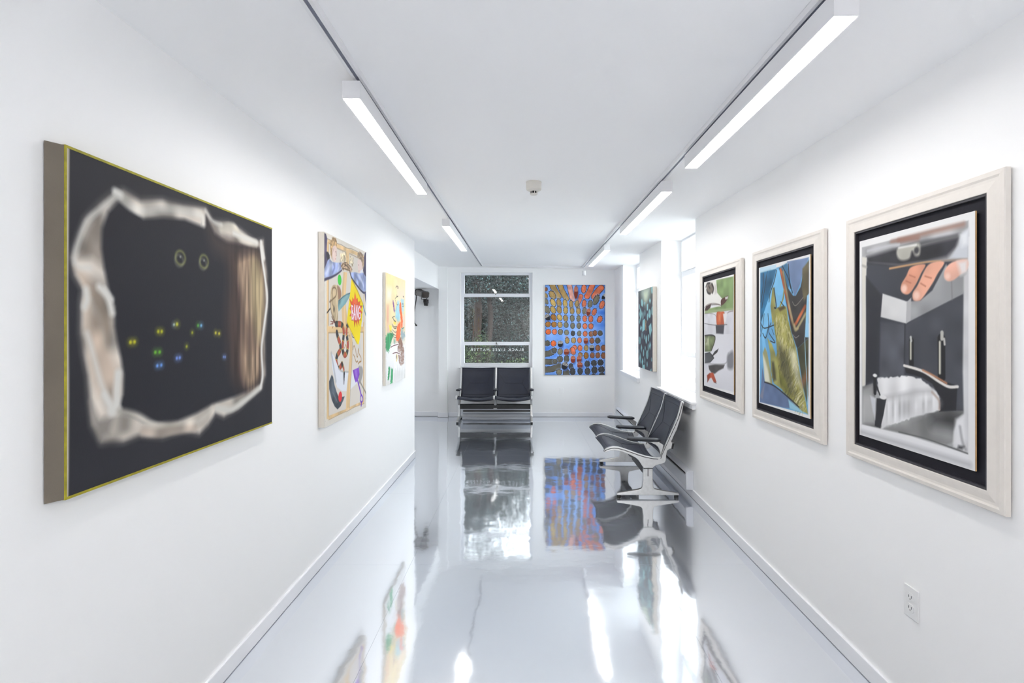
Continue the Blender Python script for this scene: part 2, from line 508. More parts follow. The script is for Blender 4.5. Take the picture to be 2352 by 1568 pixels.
def blob_pts(rg, n, c, r, shell=0.45):
    d = rg.normal(size=(n, 3)); d /= np.linalg.norm(d, axis=1, keepdims=True)
    rad = rg.uniform(shell, 1.0, (n, 1)) ** 0.6
    return np.array(c) + d * rad * np.array(r)

def tree(name, label, base, trunks, blobs, n, size, cols, seed):
    t = thing(name, label, 'tree', base, group='trees outside the back window')
    for tr in trunks:
        tb = MB()
        pts = [(tr[0] + 0.03 * math.sin(i * 1.3 + tr[0]), tr[1], i * tr[3] / 8) for i in range(9)]
        tb.tube(pts, [tr[2] * (1.05 - 0.05 * i) for i in range(9)], 10)
        tb.build('trunk', M['bark'], t, smooth=True)
    rg = np.random.default_rng(seed)
    tot = sum(b[3] * b[5] for b in blobs)
    P = np.concatenate([blob_pts(rg, int(n * b[3] * b[5] / tot), b[:3], b[3:6]) for b in blobs])
    P = P[P[:, 2] > -0.02]
    leaf_cloud('foliage', P, size, cols, t, seed)
    return t
DK = [(14, 19, 18), (18, 24, 23), (12, 15, 16), (22, 30, 28), (20, 22, 18), (14, 18, 19), (18, 26, 22), (78, 104, 106), (48, 66, 60)]  # the pale tones paint in specks of sky glinting among dark leaves
LT = [(34, 50, 28), (46, 60, 34), (22, 32, 22), (84, 106, 60)]
tree('evergreen_tree', 'tall dark tree with reddish trunks behind the window glass', (-1.0, 11.6, -0.35),
     [(-0.02, 0.0, 0.115, 2.9), (0.24, 0.12, 0.075, 2.8)],
     [(0.0, -0.35, 3.75, 2.8, 0.5, 1.42), (-1.5, 0.3, 2.0, 1.28, 0.8, 2.3), (0.1, 0.9, 2.0, 1.4, 0.5, 2.2), (-0.2, 0.0, 4.6, 2.0, 1.0, 1.3), (0.9, 0.5, 1.6, 0.6, 0.5, 1.8)], 120000, 0.055, DK, 11)
tree('evergreen_tree', 'broad dark tree filling the middle of the back window', (0.7, 14.6, -0.35),
     [(0.1, 0.4, 0.10, 3.0)],
     [(0.0, 0.0, 1.7, 2.7, 0.9, 1.95), (-0.8, -0.4, 2.3, 1.5, 0.6, 1.1), (1.4, 0.0, 2.2, 1.7, 0.8, 1.5)], 90000, 0.055, DK, 12)
tree('evergreen_tree', 'dark dense tree standing farthest behind the back window', (-0.2, 17.4, -0.35),
     [(0.0, 0.0, 0.12, 3.4)],
     [(0.0, 0.0, 1.6, 5.2, 0.7, 2.5), (-2.6, 0.3, 3.4, 2.8, 0.8, 2.6), (0.3, -0.6, 1.0, 5.0, 0.4, 1.8)], 32000, 0.32, DK, 14)
tree('leafy_shrub', 'lighter green low shrub close outside the back window', (-0.95, 10.6, -0.35),
     [(0.0, 0.0, 0.02, 0.9)],
     [(-0.35, 0.0, 0.95, 0.38, 0.35, 0.80), (0.10, 0.0, 0.95, 0.30, 0.3, 0.85), (0.9, 0.25, 0.75, 0.75, 0.3, 0.50)], 9000, 0.045, LT, 13)

# ------------------------------------------------------------------ heaters
def heater(label, n_len, slot=(0.16, 0.185), depth=0.062, z0=0.075, h=0.155, grille='dark_gap'):
    t = thing('baseboard_heater', label, 'heater')
    # local: y along, -x into the room
    prof = [(0, 0), (-depth * 0.8, 0), (-depth, 0.012), (-depth, slot[0] - z0)]
    lowr = [(-0.002, 0.0), (-depth * 0.55, 0.0), (-depth, 0.02), (-depth, slot[0] - z0), (-depth * 0.5, slot[0] - z0), (-0.002, slot[0] - z0)]
    MB().prism(lowr, 0.03, n_len - 0.03, 'y').build('front_panel', M['heater'], t, bevel=0.002)
    upr = [(-0.002, slot[1] - z0), (-depth, slot[1] - z0), (-depth, h - 0.012), (-depth + 0.012, h), (-0.002, h)]
    MB().prism(upr, 0.03, n_len - 0.03, 'y').build('top_panel', M['heater'], t, bevel=0.002)
    MB().box(-depth * 0.8, -0.002, 0.03, n_len - 0.03, slot[0] - z0, slot[1] - z0).build('grille', M[grille], t)
    for a, b in ((0, 0.03), (n_len - 0.03, n_len)):
        MB().prism([(-0.002, -0.004), (-depth - 0.003, 0.0), (-depth - 0.003, h - 0.01), (-depth + 0.01, h + 0.002), (-0.002, h + 0.002)], a, b, 'y').build('end_cap', M['heater'], t, bevel=0.003)
    return t
h1 = heater('white baseboard heater behind the two-seat bench on the side wall', 1.95, (0.190, 0.215))
h1.location = RW(4.562, 0, 0.075); h1.rotation_euler = (0, 0, RZ)
h2 = heater('white baseboard heater under the far side window towards the corner', 1.8, (0.190, 0.215))
h2.location = RW(6.53, 0, 0.075); h2.rotation_euler = (0, 0, RZ)
h3 = heater('white baseboard heater under the back window behind the bench', 1.18, (0.093, 0.122), 0.055, 0.05, 0.15, 'grille')
h3.location = (0.145, YB - 0.012, 0.05); h3.rotation_euler = (0, 0, math.pi / 2)
# ------------------------------------------------------------------ lighting tracks and linear lamps
def aim(p, q):
    return (Vector(q) - Vector(p)).to_track_quat('Y', 'Z')

def track(name, label, p, q, slot_side=0.0):
    p = Vector(p); q = Vector(q)
    t = thing(name, label, 'track', p, quat=aim(p, q), group=None)
    L = (q - p).length
    b = MB().box(-0.018, -0.0065, 0, L, -0.022, 0).box(0.0065, 0.018, 0, L, -0.022, 0).box(-0.0065, 0.0065, 0, L, -0.004, 0)
    b.build('channel', M['lamp_white'], t)
    MB().box(-0.0065, 0.0065, 0.002, L - 0.002, -0.0195, -0.004).build('conductor_slot', M['slot'], t)
    MB().box(-0.019, 0.019, -0.012, 0, -0.023, 0).build('end_cap', M['lamp_white'], t)
    return t
def tl(y, off=0.0):
    x = -0.600 - 0.008 * y + off
    return (x, y, zc(x, y) - 0.001)
def tr(y, off=0.0):
    x = 0.795 + 0.0165 * y + off
    return (x, y, zc(x, y) - 0.001)
track('lighting_track', 'white ceiling track carrying two lamps above the canvases', tl(0.2), tl(8.42))
track('lighting_track', 'white ceiling track carrying three lamps above the framed prints', tr(0.2), tr(8.42))
a, b = tl(8.40), tr(8.40)
track('lighting_track', 'white ceiling track crossing the room before the back window', (a[0] + 0.02, a[1], a[2]), (b[0] - 0.02, b[1], b[2]))

def lamp(label, p, q):
    p = Vector(p); q = Vector(q)
    t = thing('linear_lamp', label, 'lamp', p, quat=aim(p, q), group='linear track lamps')
    L = (q - p).length
    w = 0.0325
    hb = MB()
    hb.box(-w, -w + 0.003, 0.003, L - 0.003, -0.064, 0); hb.box(w - 0.003, w, 0.003, L - 0.003, -0.064, 0)
    hb.box(-w + 0.003, w - 0.003, 0.003, L - 0.003, -0.004, 0)
    hb.build('housing', M['lamp_white'], t)
    MB().box(-w + 0.003, w - 0.003, 0.004, L - 0.004, -0.0655, -0.058).build('diffuser', M['glow'], t)
    for a0 in (0, L - 0.003):
        MB().box(-w, w, a0, a0 + 0.003, -0.064, 0.001).build('end_plate', M['lamp_white'], t)
    for yy in (0.14, L - 0.30):
        MB().box(-0.016, 0.016, yy, yy + 0.09, 0.0, 0.016).build('track_adapter', M['lamp_white'], t, bevel=0.002)
    return t
def pl(y):
    x = -0.612 - 0.0115 * y
    return (x, y, zc(x, y) - 0.0375)
def pr(y):
    x = 0.815 + 0.0165 * y
    return (x, y, zc(x, y) - 0.0375)
lamp('glowing linear lamp above the torn-hole canvas, nearer on its track', pl(1.951), pl(3.40))
lamp('glowing linear lamp above the small abstract canvas, farther on its track', pl(4.53), pl(6.07))
lamp('largest glowing linear lamp, above the nearest framed print', pr(1.378), pr(2.73))
lamp('glowing linear lamp above the third framed print, middle one of three', pr(3.22), pr(4.755))
lamp('smallest glowing linear lamp, farthest one before the back wall', pr(5.80), pr(7.41))


def panel(label, x, y, z=None, glow='panel'):  # added fill lights, all out of view, to even out the brightness
    z = zc(x, y) if z is None else z
    t = thing('fill_light_panel', label, 'lamp', (x, y, z))
    fr = MB()
    fr.box(-0.32, -0.30, -0.62, 0.62, -0.03, -0.001).box(0.30, 0.32, -0.62, 0.62, -0.03, -0.001)
    fr.box(-0.30, 0.30, -0.62, -0.60, -0.03, -0.001).box(-0.30, 0.30, 0.60, 0.62, -0.03, -0.001)
    fr.build('panel_frame', M['lamp_white'], t)
    MB().box(-0.30, 0.30, -0.60, 0.60, -0.026, -0.018).build('diffuser', M[glow], t)
    return t
panel('added fill light on the ceiling behind the viewer', 0.62, -1.9)  # added behind the camera to lift the near ceiling and walls
panel('added fill light out of view inside the side passage', -2.9, 7.4, 2.125, 'hall_fill')  # added out of sight to brighten the passage wall

# small white track head at the end of the track
y_ = 8.30
x_, _, z_ = tr(y_, 0.01)
sp = thing('track_spotlight', 'small white spotlight hanging at the far end of the ceiling track', 'lamp', (x_, y_, z_ - 0.022))
MB().box(-0.012, 0.012, -0.03, 0.03, -0.016, 0).build('track_adapter', M['lamp_white'], sp, bevel=0.002)
MB().tube([(0, 0, -0.016), (0, 0, -0.05)], 0.005, 8).build('stem', M['lamp_white'], sp)
MB().lathe([(0.022, -0.048), (0.03, -0.056), (0.031, -0.125), (0.026, -0.130), (0.025, -0.118)], 20).build('lamp_head', M['lamp_white'], sp, smooth=False)

# smoke detector
dx, dy = 0.065, 3.44
sd = thing('smoke_detector', 'round cream smoke detector in the middle of the ceiling', 'smoke detector', (dx, dy, zc(dx, dy)))
MB().lathe([(0.051, 0.004), (0.051, -0.006), (0.049, -0.012), (0.050, -0.013), (0.050, -0.046), (0.046, -0.052), (0.030, -0.060)], 32).build('body', M['plastic'], sd, smooth=False)
MB().lathe([(0.021, -0.058), (0.021, -0.075)], 24).build('sensing_chamber', M['dark_gap'], sd)
nb = MB()
for k in range(8):
    q = k * math.pi / 4 + 0.2
    nb.tube([(0.0225 * math.cos(q), 0.0225 * math.sin(q), -0.058), (0.0225 * math.cos(q), 0.0225 * math.sin(q), -0.076)], 0.003, 6)
nb.build('cage', M['plastic'], sd)
MB().lathe([(0.0245, -0.075), (0.0245, -0.080), (0.018, -0.084)], 24).build('cap', M['plastic'], sd)

# electrical outlet on the right wall, small blank plate on the back wall
s0, zo = 1.955, 0.446
ot = thing('wall_outlet', 'white electrical outlet low on the wall below the framed prints', 'outlet', RW(s0, 0, zo), RZ)
MB().box(-0.006, 0, -0.036, 0.036, -0.058, 0.058).build('cover_plate', M['plate'], ot, bevel=0.003)
for dz in (-0.020, 0.020):
    MB().prism([(y * 0.0165, z * 0.0145 + dz) for y, z in ((-1, -0.6), (-0.6, -1), (0.6, -1), (1, -0.6), (1, 0.6), (0.6, 1), (-0.6, 1), (-1, 0.6))], -0.008, -0.005, 'x').build('socket', M['plate'], ot)
    sb = MB()
    for yy in (-0.0065, 0.0065):
        sb.box(-0.0085, -0.0075, yy - 0.001, yy + 0.001, dz - 0.002, dz + 0.007)
    sb.lathe([(0.0022, -0.0085), (0.0022, -0.0075)], 8, 'x', (0, 0, dz - 0.007))
    sb.build('socket_slots', M['dark_gap'], ot)
bp_ = thing('wall_outlet', 'small white cover plate low on the back wall under the hands canvas', 'outlet', ((1289.5 - 1203) * YB / 1220, YB, zpix(896.5, YB)))
MB().box(-0.034, 0.034, -0.004, 0, -0.042, 0.042).build('cover_plate', M['wall'], bp_, bevel=0.002)
MB().box(-0.013, 0.013, -0.0055, -0.0035, -0.028, 0.028).build('socket', M['wall'], bp_, bevel=0.0008)

# ------------------------------------------------------------------ security camera in the side passage
sc_ = thing('security_camera', 'grey and black security camera on the shaded passage wall', 'camera', (-1.63, 8.90, 1.90))
# wall bracket
MB().prism([(-0.035, 0.055), (0.035, 0.055), (0.035, 0.0), (0.014, -0.055), (-0.014, -0.055), (-0.035, 0.0)], -0.012, 0.0, 'y').build('wall_plate', M['cam_dark'], sc_, bevel=0.003)
MB().prism([(-0.012, 0.045), (-0.14, 0.055), (-0.14, 0.01), (-0.06, -0.05), (-0.012, -0.052)], -0.028, 0.028, 'x').build('bracket', M['cam_dark'], sc_, bevel=0.006)
MB().lathe([(0.008, -0.062), (0.008, -0.05)], 10, 'z', (0, -0.06, 0)).build('bracket_screw', M['alu'], sc_)
yk = MB()
yk.tube([(-0.055, -0.15, 0.135), (-0.058, -0.13, 0.055), (0.028, -0.13, 0.055), (0.034, -0.17, 0.13)], 0.0075, 8)
yk.build('yoke', M['cam_dark'], sc_)
d = Vector((0.55, -0.80, -0.19)).normalized()
right = d.cross(Vector((0, 0, 1))).normalized(); upv = right.cross(d).normalized()
ctr = Vector((-0.030, -0.22, 0.140))
def oct_section(w, h, cut):
    return [(-w, -h + cut), (-w + cut, -h), (w - cut, -h), (w, -h + cut), (w, h - cut), (w - cut, h), (-w + cut, h), (-w, h - cut)]
def along(sec, t0, t1, mm, name, bev=0.002):
    v = []
    for t in (t0, t1):
        v += [tuple(ctr + d * t + right * a_ + upv * b_) for a_, b_ in sec]
    n = len(sec)
    MB().add(v, [tuple(range(n)), tuple(range(n, 2 * n))[::-1]] + [(i, n + i, n + (i + 1) % n, (i + 1) % n) for i in range(n)]).build(name, mm, sc_, bevel=bev)
along(oct_section(0.060, 0.050, 0.019), -0.14, 0.115, M['cam_grey'], 'housing')
along(oct_section(0.065, 0.055, 0.020), -0.155, -0.135, M['cam_dark'], 'rear_cap')
along(oct_section(0.064, 0.054, 0.020), 0.11, 0.135, M['cam_dark'], 'front_hood')
along(oct_section(0.053, 0.043, 0.016), 0.135, 0.137, mat('camera_window', (50, 37, 32), 0.2, var=0.1), 'front_window', 0)
def cp(x, y, Y):
    return ((x - 1203) * Y / 1220 + 1.63, Y - 8.90, zpix(y, Y) - 1.90)
cbm = MB().tube([cp(957.5, 671, 8.72), cp(957, 677, 8.755), cp(955.5, 690, 8.80), cp(953.5, 703, 8.84), cp(951.9, 717, 8.87), cp(951.6, 732, 8.885), cp(952.2, 741, 8.888), cp(955.5, 746.5, 8.888)], 0.0075, 8)
cbm.build('cable', M['cam_dark'], sc_, smooth=True)
MB().lathe([(0.006, -0.012), (0.014, -0.010), (0.016, 0.0), (0.014, 0.010), (0.006, 0.012)], 12, 'y', cp(956, 746.8, 8.886)).build('cable_gland', M['cam_dark'], sc_, smooth=True)

# ------------------------------------------------------------------ two-seat tandem sling bench
# local axes: x sideways, -y the way the sitter faces, z up; outline of the cast side frame in (y, z)
OUT = [(-0.3786,0.4075),(-0.3632,0.4229),(-0.3325,0.4367),(-0.3017,0.4414),(-0.2555,0.4367),(-0.2093,0.4244),(-0.1478,0.4037),(-0.0862,0.3806),(-0.0246,0.3613),(0.0369,0.3498),(0.0869,0.3459),(0.1077,0.3498),(0.1177,0.3844),(0.1447,0.446),(0.1831,0.5306),(0.2216,0.6153),(0.2524,0.6922),(0.2716,0.7615),(0.2832,0.8154),(0.2909,0.8323),(0.3024,0.8308),(0.3101,0.8215),(0.3047,0.8077),(0.2947,0.7538),(0.2755,0.6768),(0.2447,0.5845),(0.2139,0.5229),(0.2001,0.4883),(0.2024,0.4768),(0.2216,0.4729),(0.2201,0.4229),(0.187,0.4229),(0.1639,0.4075),(0.1562,0.369),(0.1524,0.3229),(0.1447,0.3036),(0.1139,0.2921),(0.0677,0.2805),(0.0485,0.2651),(0.0408,0.2536),(-0.0362,0.2536),(-0.0477,0.269),(-0.067,0.2998),(-0.0862,0.3267),(-0.1093,0.3459),(-0.1478,0.3652),(-0.1939,0.3844),(-0.2401,0.3998),(-0.2863,0.4075),(-0.3325,0.4037),(-0.3594,0.3906),(-0.3748,0.3883)]
SEAT = [(-0.3732,0.3983),(-0.3617,0.4137),(-0.3325,0.426),(-0.3017,0.4314),(-0.2555,0.4267),(-0.2093,0.4144),(-0.1478,0.3937),(-0.0862,0.3713),(-0.0246,0.3521),(0.0369,0.3406),(0.0792,0.3367)]
BACK = [(0.1177,0.3652),(0.1293,0.3937),(0.1524,0.446),(0.1908,0.5306),(0.2293,0.6153),(0.2601,0.6922),(0.2793,0.7615),(0.2901,0.8077),(0.2939,0.8215)]
GROOVE_S = [(-0.374,0.4013),(-0.354,0.4152),(-0.3017,0.4275),(-0.2555,0.4237),(-0.2093,0.4114),(-0.1478,0.3906),(-0.0862,0.3683),(-0.0246,0.349),(0.0369,0.3375),(0.0869,0.3336)]
GROOVE_B = [(0.1077,0.3382),(0.1177,0.369),(0.1524,0.446),(0.1908,0.5306),(0.2293,0.6153),(0.2616,0.6922),(0.2816,0.7615),(0.2955,0.8169)]
ARM_TOP = [(-0.1809,0.5137)]
BRK = [(-0.0747,0.486),(-0.0246,0.486),(0.0215,0.4752),(0.0639,0.4575),(0.0893,0.4344),(0.1023,0.3998),(0.1077,0.3652),(0.1154,0.3844),(0.1262,0.419),(0.1331,0.4537),(0.1177,0.4652),(0.0985,0.4729),(0.0985,0.486)]
SP = 0.575

def resample(pts, n):
    P = np.array(pts, float)
    s = np.r_[0, np.cumsum(np.hypot(*np.diff(P, axis=0).T))]
    t = np.linspace(0, s[-1], n)
    return np.c_[np.interp(t, s, P[:, 0]), np.interp(t, s, P[:, 1])]

def sling(path, xa, xb, sag, flip, thick=0.011, nu=15, nv=25):
    P = resample(path, nv)
    tan = np.gradient(P, axis=0); tan /= np.linalg.norm(tan, axis=1, keepdims=True)
    nor = np.c_[-tan[:, 1], tan[:, 0]] * flip        # points to the sitter's side
    def pt(u, v, off=0.0):
        j = v * (nv - 1); j0 = min(int(j), nv - 2); f = j - j0
        p = P[j0] * (1 - f) + P[j0 + 1] * f
        q = nor[j0] * (1 - f) + nor[j0 + 1] * f
        bow = 1 - (2 * u - 1) ** 2
        p = p + q * (off - sag * bow)
        return (xa + (xb - xa) * u, p[0], p[1])
    top = [[pt(i / (nu - 1), j / (nv - 1), thick / 2) for i in range(nu)] for j in range(nv)]
    bot = [[pt(i / (nu - 1), j / (nv - 1), -thick / 2) for i in range(nu)] for j in range(nv)]
    b = MB()
    V = [p for r in top for p in r] + [p for r in bot for p in r]
    N = nu * nv
    F = []
    for j in range(nv - 1):
        for i in range(nu - 1):
            k = j * nu + i
            F.append((k, k + 1, k + nu + 1, k + nu)); F.append((N + k, N + k + nu, N + k + nu + 1, N + k + 1))
    for j in range(nv - 1):
        k = j * nu
        F.append((k, k + nu, N + k + nu, N + k)); k += nu - 1
        F.append((k, N + k, N + k + nu, k + nu))
    for i in range(nu - 1):
        k = i
        F.append((k, N + k, N + k + 1, k + 1)); k = (nv - 1) * nu + i
        F.append((k, k + 1, N + k + 1, N + k))
    b.add(V, F)
    return b, pt

def bench(label):
    t = thing('tandem_bench', label, 'bench', group='two-seat waiting benches')
    fx = (-SP, 0.0, SP)
    for x in fx:
        w = 0.0135 if x == 0 else 0.015
        sf = MB().prism(OUT, x - w, x + w, 'x').build('side_frame', M['alu'], t, bevel=0.004)
        MB().prism([(0.2062,0.4729),(0.2262,0.4691),(0.2155,0.4206),(0.197,0.4229)], x - w - 0.001, x + w + 0.001, 'x').build('bumper', M['black'], sf, bevel=0.002)
        for sgn in (-1, 1):
            for gname, G in (('sling_channel', GROOVE_S), ('sling_channel', GROOVE_B)):
                gb = MB()
                R = resample(G, 24)
                a0 = x + sgn * w
                v = []; hw = 0.0028
                tg = np.gradient(R, axis=0); tg /= np.linalg.norm(tg, axis=1, keepdims=True)
                for side in (-1, 1):
                    for off in (0.0, 0.0008):
                        v += [(a0 + sgn * off, p[0] - q[1] * hw * side, p[1] + q[0] * hw * side) for p, q in zip(R, tg)]
                n = 24
                f = []
                for i in range(n - 1):
                    f.append((n + i, n + i + 1, 3 * n + i + 1, 3 * n + i))
                    f.append((i, i + 1, n + i + 1, n + i)); f.append((2 * n + i, 3 * n + i, 3 * n + i + 1, 2 * n + i + 1))
                gb.add(v, f).build(gname, M['black'], sf)
    for k in (0, 1):
        xa, xb = fx[k] + 0.013, fx[k + 1] - 0.013
        for nm, path, sag, flip in (('seat_sling', SEAT, 0.036, 1), ('back_sling', BACK, 0.030, 1)):
            b, pt = sling(path, xa, xb, sag, flip)
            pad = b.build(nm, M['leather'], t, smooth=True)
            sm = MB()
            def line(u0, v0, u1, v1, n=12):
                sm.tube([pt(u0 + (u1 - u0) * i / n, v0 + (v1 - v0) * i / n, 0.0062) for i in range(n + 1)], 0.0017, 6)
            lo, hi = 0.10, 0.90
            line(0.0, lo, 1.0, lo); line(0.0, hi, 1.0, hi)
            line(0.03, hi, 0.25, 0.5); line(0.97, hi, 0.75, 0.5)
            line(0.03, lo, 0.25, 0.5); line(0.97, lo, 0.75, 0.5)
            line(0.25, 0.5, 0.75, 0.5)
            sm.build('seam', M['seam'], pad, smooth=True)
            # rolled edge beads at the free ends of the sling
            for v_ in (0.0, 1.0):
                MB().tube([pt(i / 14, v_, 0.0) for i in range(15)], 0.0085, 8).build('rolled_edge', M['leather'], pad, smooth=True)
    # armrests
    ay, az = ARM_TOP[0]
    for x in fx:
        ab = MB()
        L = 0.288; n = 13
        secs = []
        for i in range(n):
            q = i / (n - 1)
            w = 0.036 * (1 - max(0, (q - 0.7) / 0.3) ** 2 * 0.45) * (1 - max(0, (0.10 - q) / 0.10) ** 2 * 0.45)
            h = 0.017 * (1 - max(0, (0.08 - q) / 0.08) ** 2 * 0.5) * (1 - max(0, (q - 0.9) / 0.1) ** 2 * 0.4)
            yc = ay + L * q
            zt_ = az - 0.006 - 0.014 * q
            secs.append([(x + w * math.cos(k * math.pi / 8), yc, zt_ + h * math.sin(k * math.pi / 8)) for k in range(16)])
        V = [p for s_ in secs for p in s_]
        F = [tuple(range(16)), tuple(range((n - 1) * 16, n * 16))[::-1]]
        for i in range(n - 1):
            for k in range(16):
                F.append((i * 16 + k, (i + 1) * 16 + k, (i + 1) * 16 + (k + 1) % 16, i * 16 + (k + 1) % 16))
        ar = ab.add(V, F).build('armrest', M['arm'], t, smooth=True)
        MB().prism(BRK, x - 0.008, x + 0.008, 'x').build('arm_bracket', M['alu'], ar, bevel=0.003)
    # beam, centre bracket and label
    MB().box(-SP + 0.014, SP - 0.014, -0.035, 0.035, 0.193, 0.268).build('beam', M['black'], t, bevel=0.006)
    MB().box(-0.022, 0.022, -0.042, 0.042, 0.262, 0.28).box(-0.014, 0.014, -0.036, 0.036, 0.275, 0.335).build('center_bracket', M['alu'], t, bevel=0.003)
    o = MB().box(-0.028, 0.028, -0.0358, -0.0345, 0.195, 0.209).build('maker_plate', M['plate'], t); o['label'] = 'small white plate on the black beam'
    # pedestal legs with splayed feet and rubber glides
    for x in (-SP, SP):
        foot = [(-0.27, 0.022), (-0.27, 0.034), (-0.265, 0.042), (-0.15, 0.060), (-0.085, 0.071), (-0.058, 0.079), (-0.050, 0.095), (-0.044, 0.15),
                (-0.042, 0.256), (0.038, 0.256), (0.040, 0.15), (0.044, 0.095), (0.052, 0.079), (0.085, 0.070), (0.15, 0.058), (0.262, 0.040), (0.268, 0.032), (0.268, 0.022)]
        lg = MB().prism(foot, x - 0.017, x + 0.017, 'x').build('leg', M['alu'], t, bevel=0.005)
        sl = MB()
        for sgn in (-1, 1):
            sl.box(x + sgn * 0.0166, x + sgn * 0.0178, -0.006, 0.0, 0.186, 0.25)
            sl.box(x + sgn * 0.0166, x + sgn * 0.0178, -0.042, 0.038, 0.250, 0.256)
        sl.build('slot', M['black'], lg)
        for yy in (-0.25, 0.245):
            MB().lathe([(0.016, 0.0), (0.019, 0.004), (0.016, 0.022)], 14, 'z', (x, yy, 0)).build('glide', M['black'], lg)
    return t
b1 = bench('black two-seat sling bench facing out from under the back window')
b2 = copy_tree(b1)
b2['label'] = 'black two-seat sling bench standing sideways along the side wall'
b1.location = (-0.453, 8.455, 0)
b2.location = (1.0814, 5.175, 0); b2.rotation_euler = (0, 0, -math.pi / 2 + RZ)
# ------------------------------------------------------------------ flat pictures: pigment laid down as colour on a fine canvas mesh
def vnoise(ny, nx, fy, fx, seed):
    rg = np.random.default_rng(seed)
    g = rg.random((fy + 2, fx + 2))
    y = np.linspace(0, fy, ny); x = np.linspace(0, fx, nx)
    y0 = np.minimum(y.astype(int), fy); x0 = np.minimum(x.astype(int), fx)
    ty = (y - y0)[:, None]; tx = (x - x0)[None]
    ty = ty * ty * (3 - 2 * ty); tx = tx * tx * (3 - 2 * tx)
    a = g[y0][:, x0]; b = g[y0][:, x0 + 1]; c = g[y0 + 1][:, x0]; d_ = g[y0 + 1][:, x0 + 1]
    return (a * (1 - tx) + b * tx) * (1 - ty) + (c * (1 - tx) + d_ * tx) * ty

def smooth_path(pts, closed, k=6):
    P = np.array(pts, float); n = len(P)
    out = []
    rng = range(n) if closed else range(n - 1)
    for i in rng:
        if closed:
            p0, p1, p2, p3 = P[i - 1], P[i], P[(i + 1) % n], P[(i + 2) % n]
        else:
            p0, p1, p2, p3 = P[max(i - 1, 0)], P[i], P[i + 1], P[min(i + 2, n - 1)]
        for j in range(k):
            t = j / k
            out.append(0.5 * ((2 * p1) + (p2 - p0) * t + (2 * p0 - 5 * p1 + 4 * p2 - p3) * t * t + (3 * p1 - p0 - 3 * p2 + p3) * t ** 3))
    if not closed:
        out.append(P[-1])
    return np.array(out)

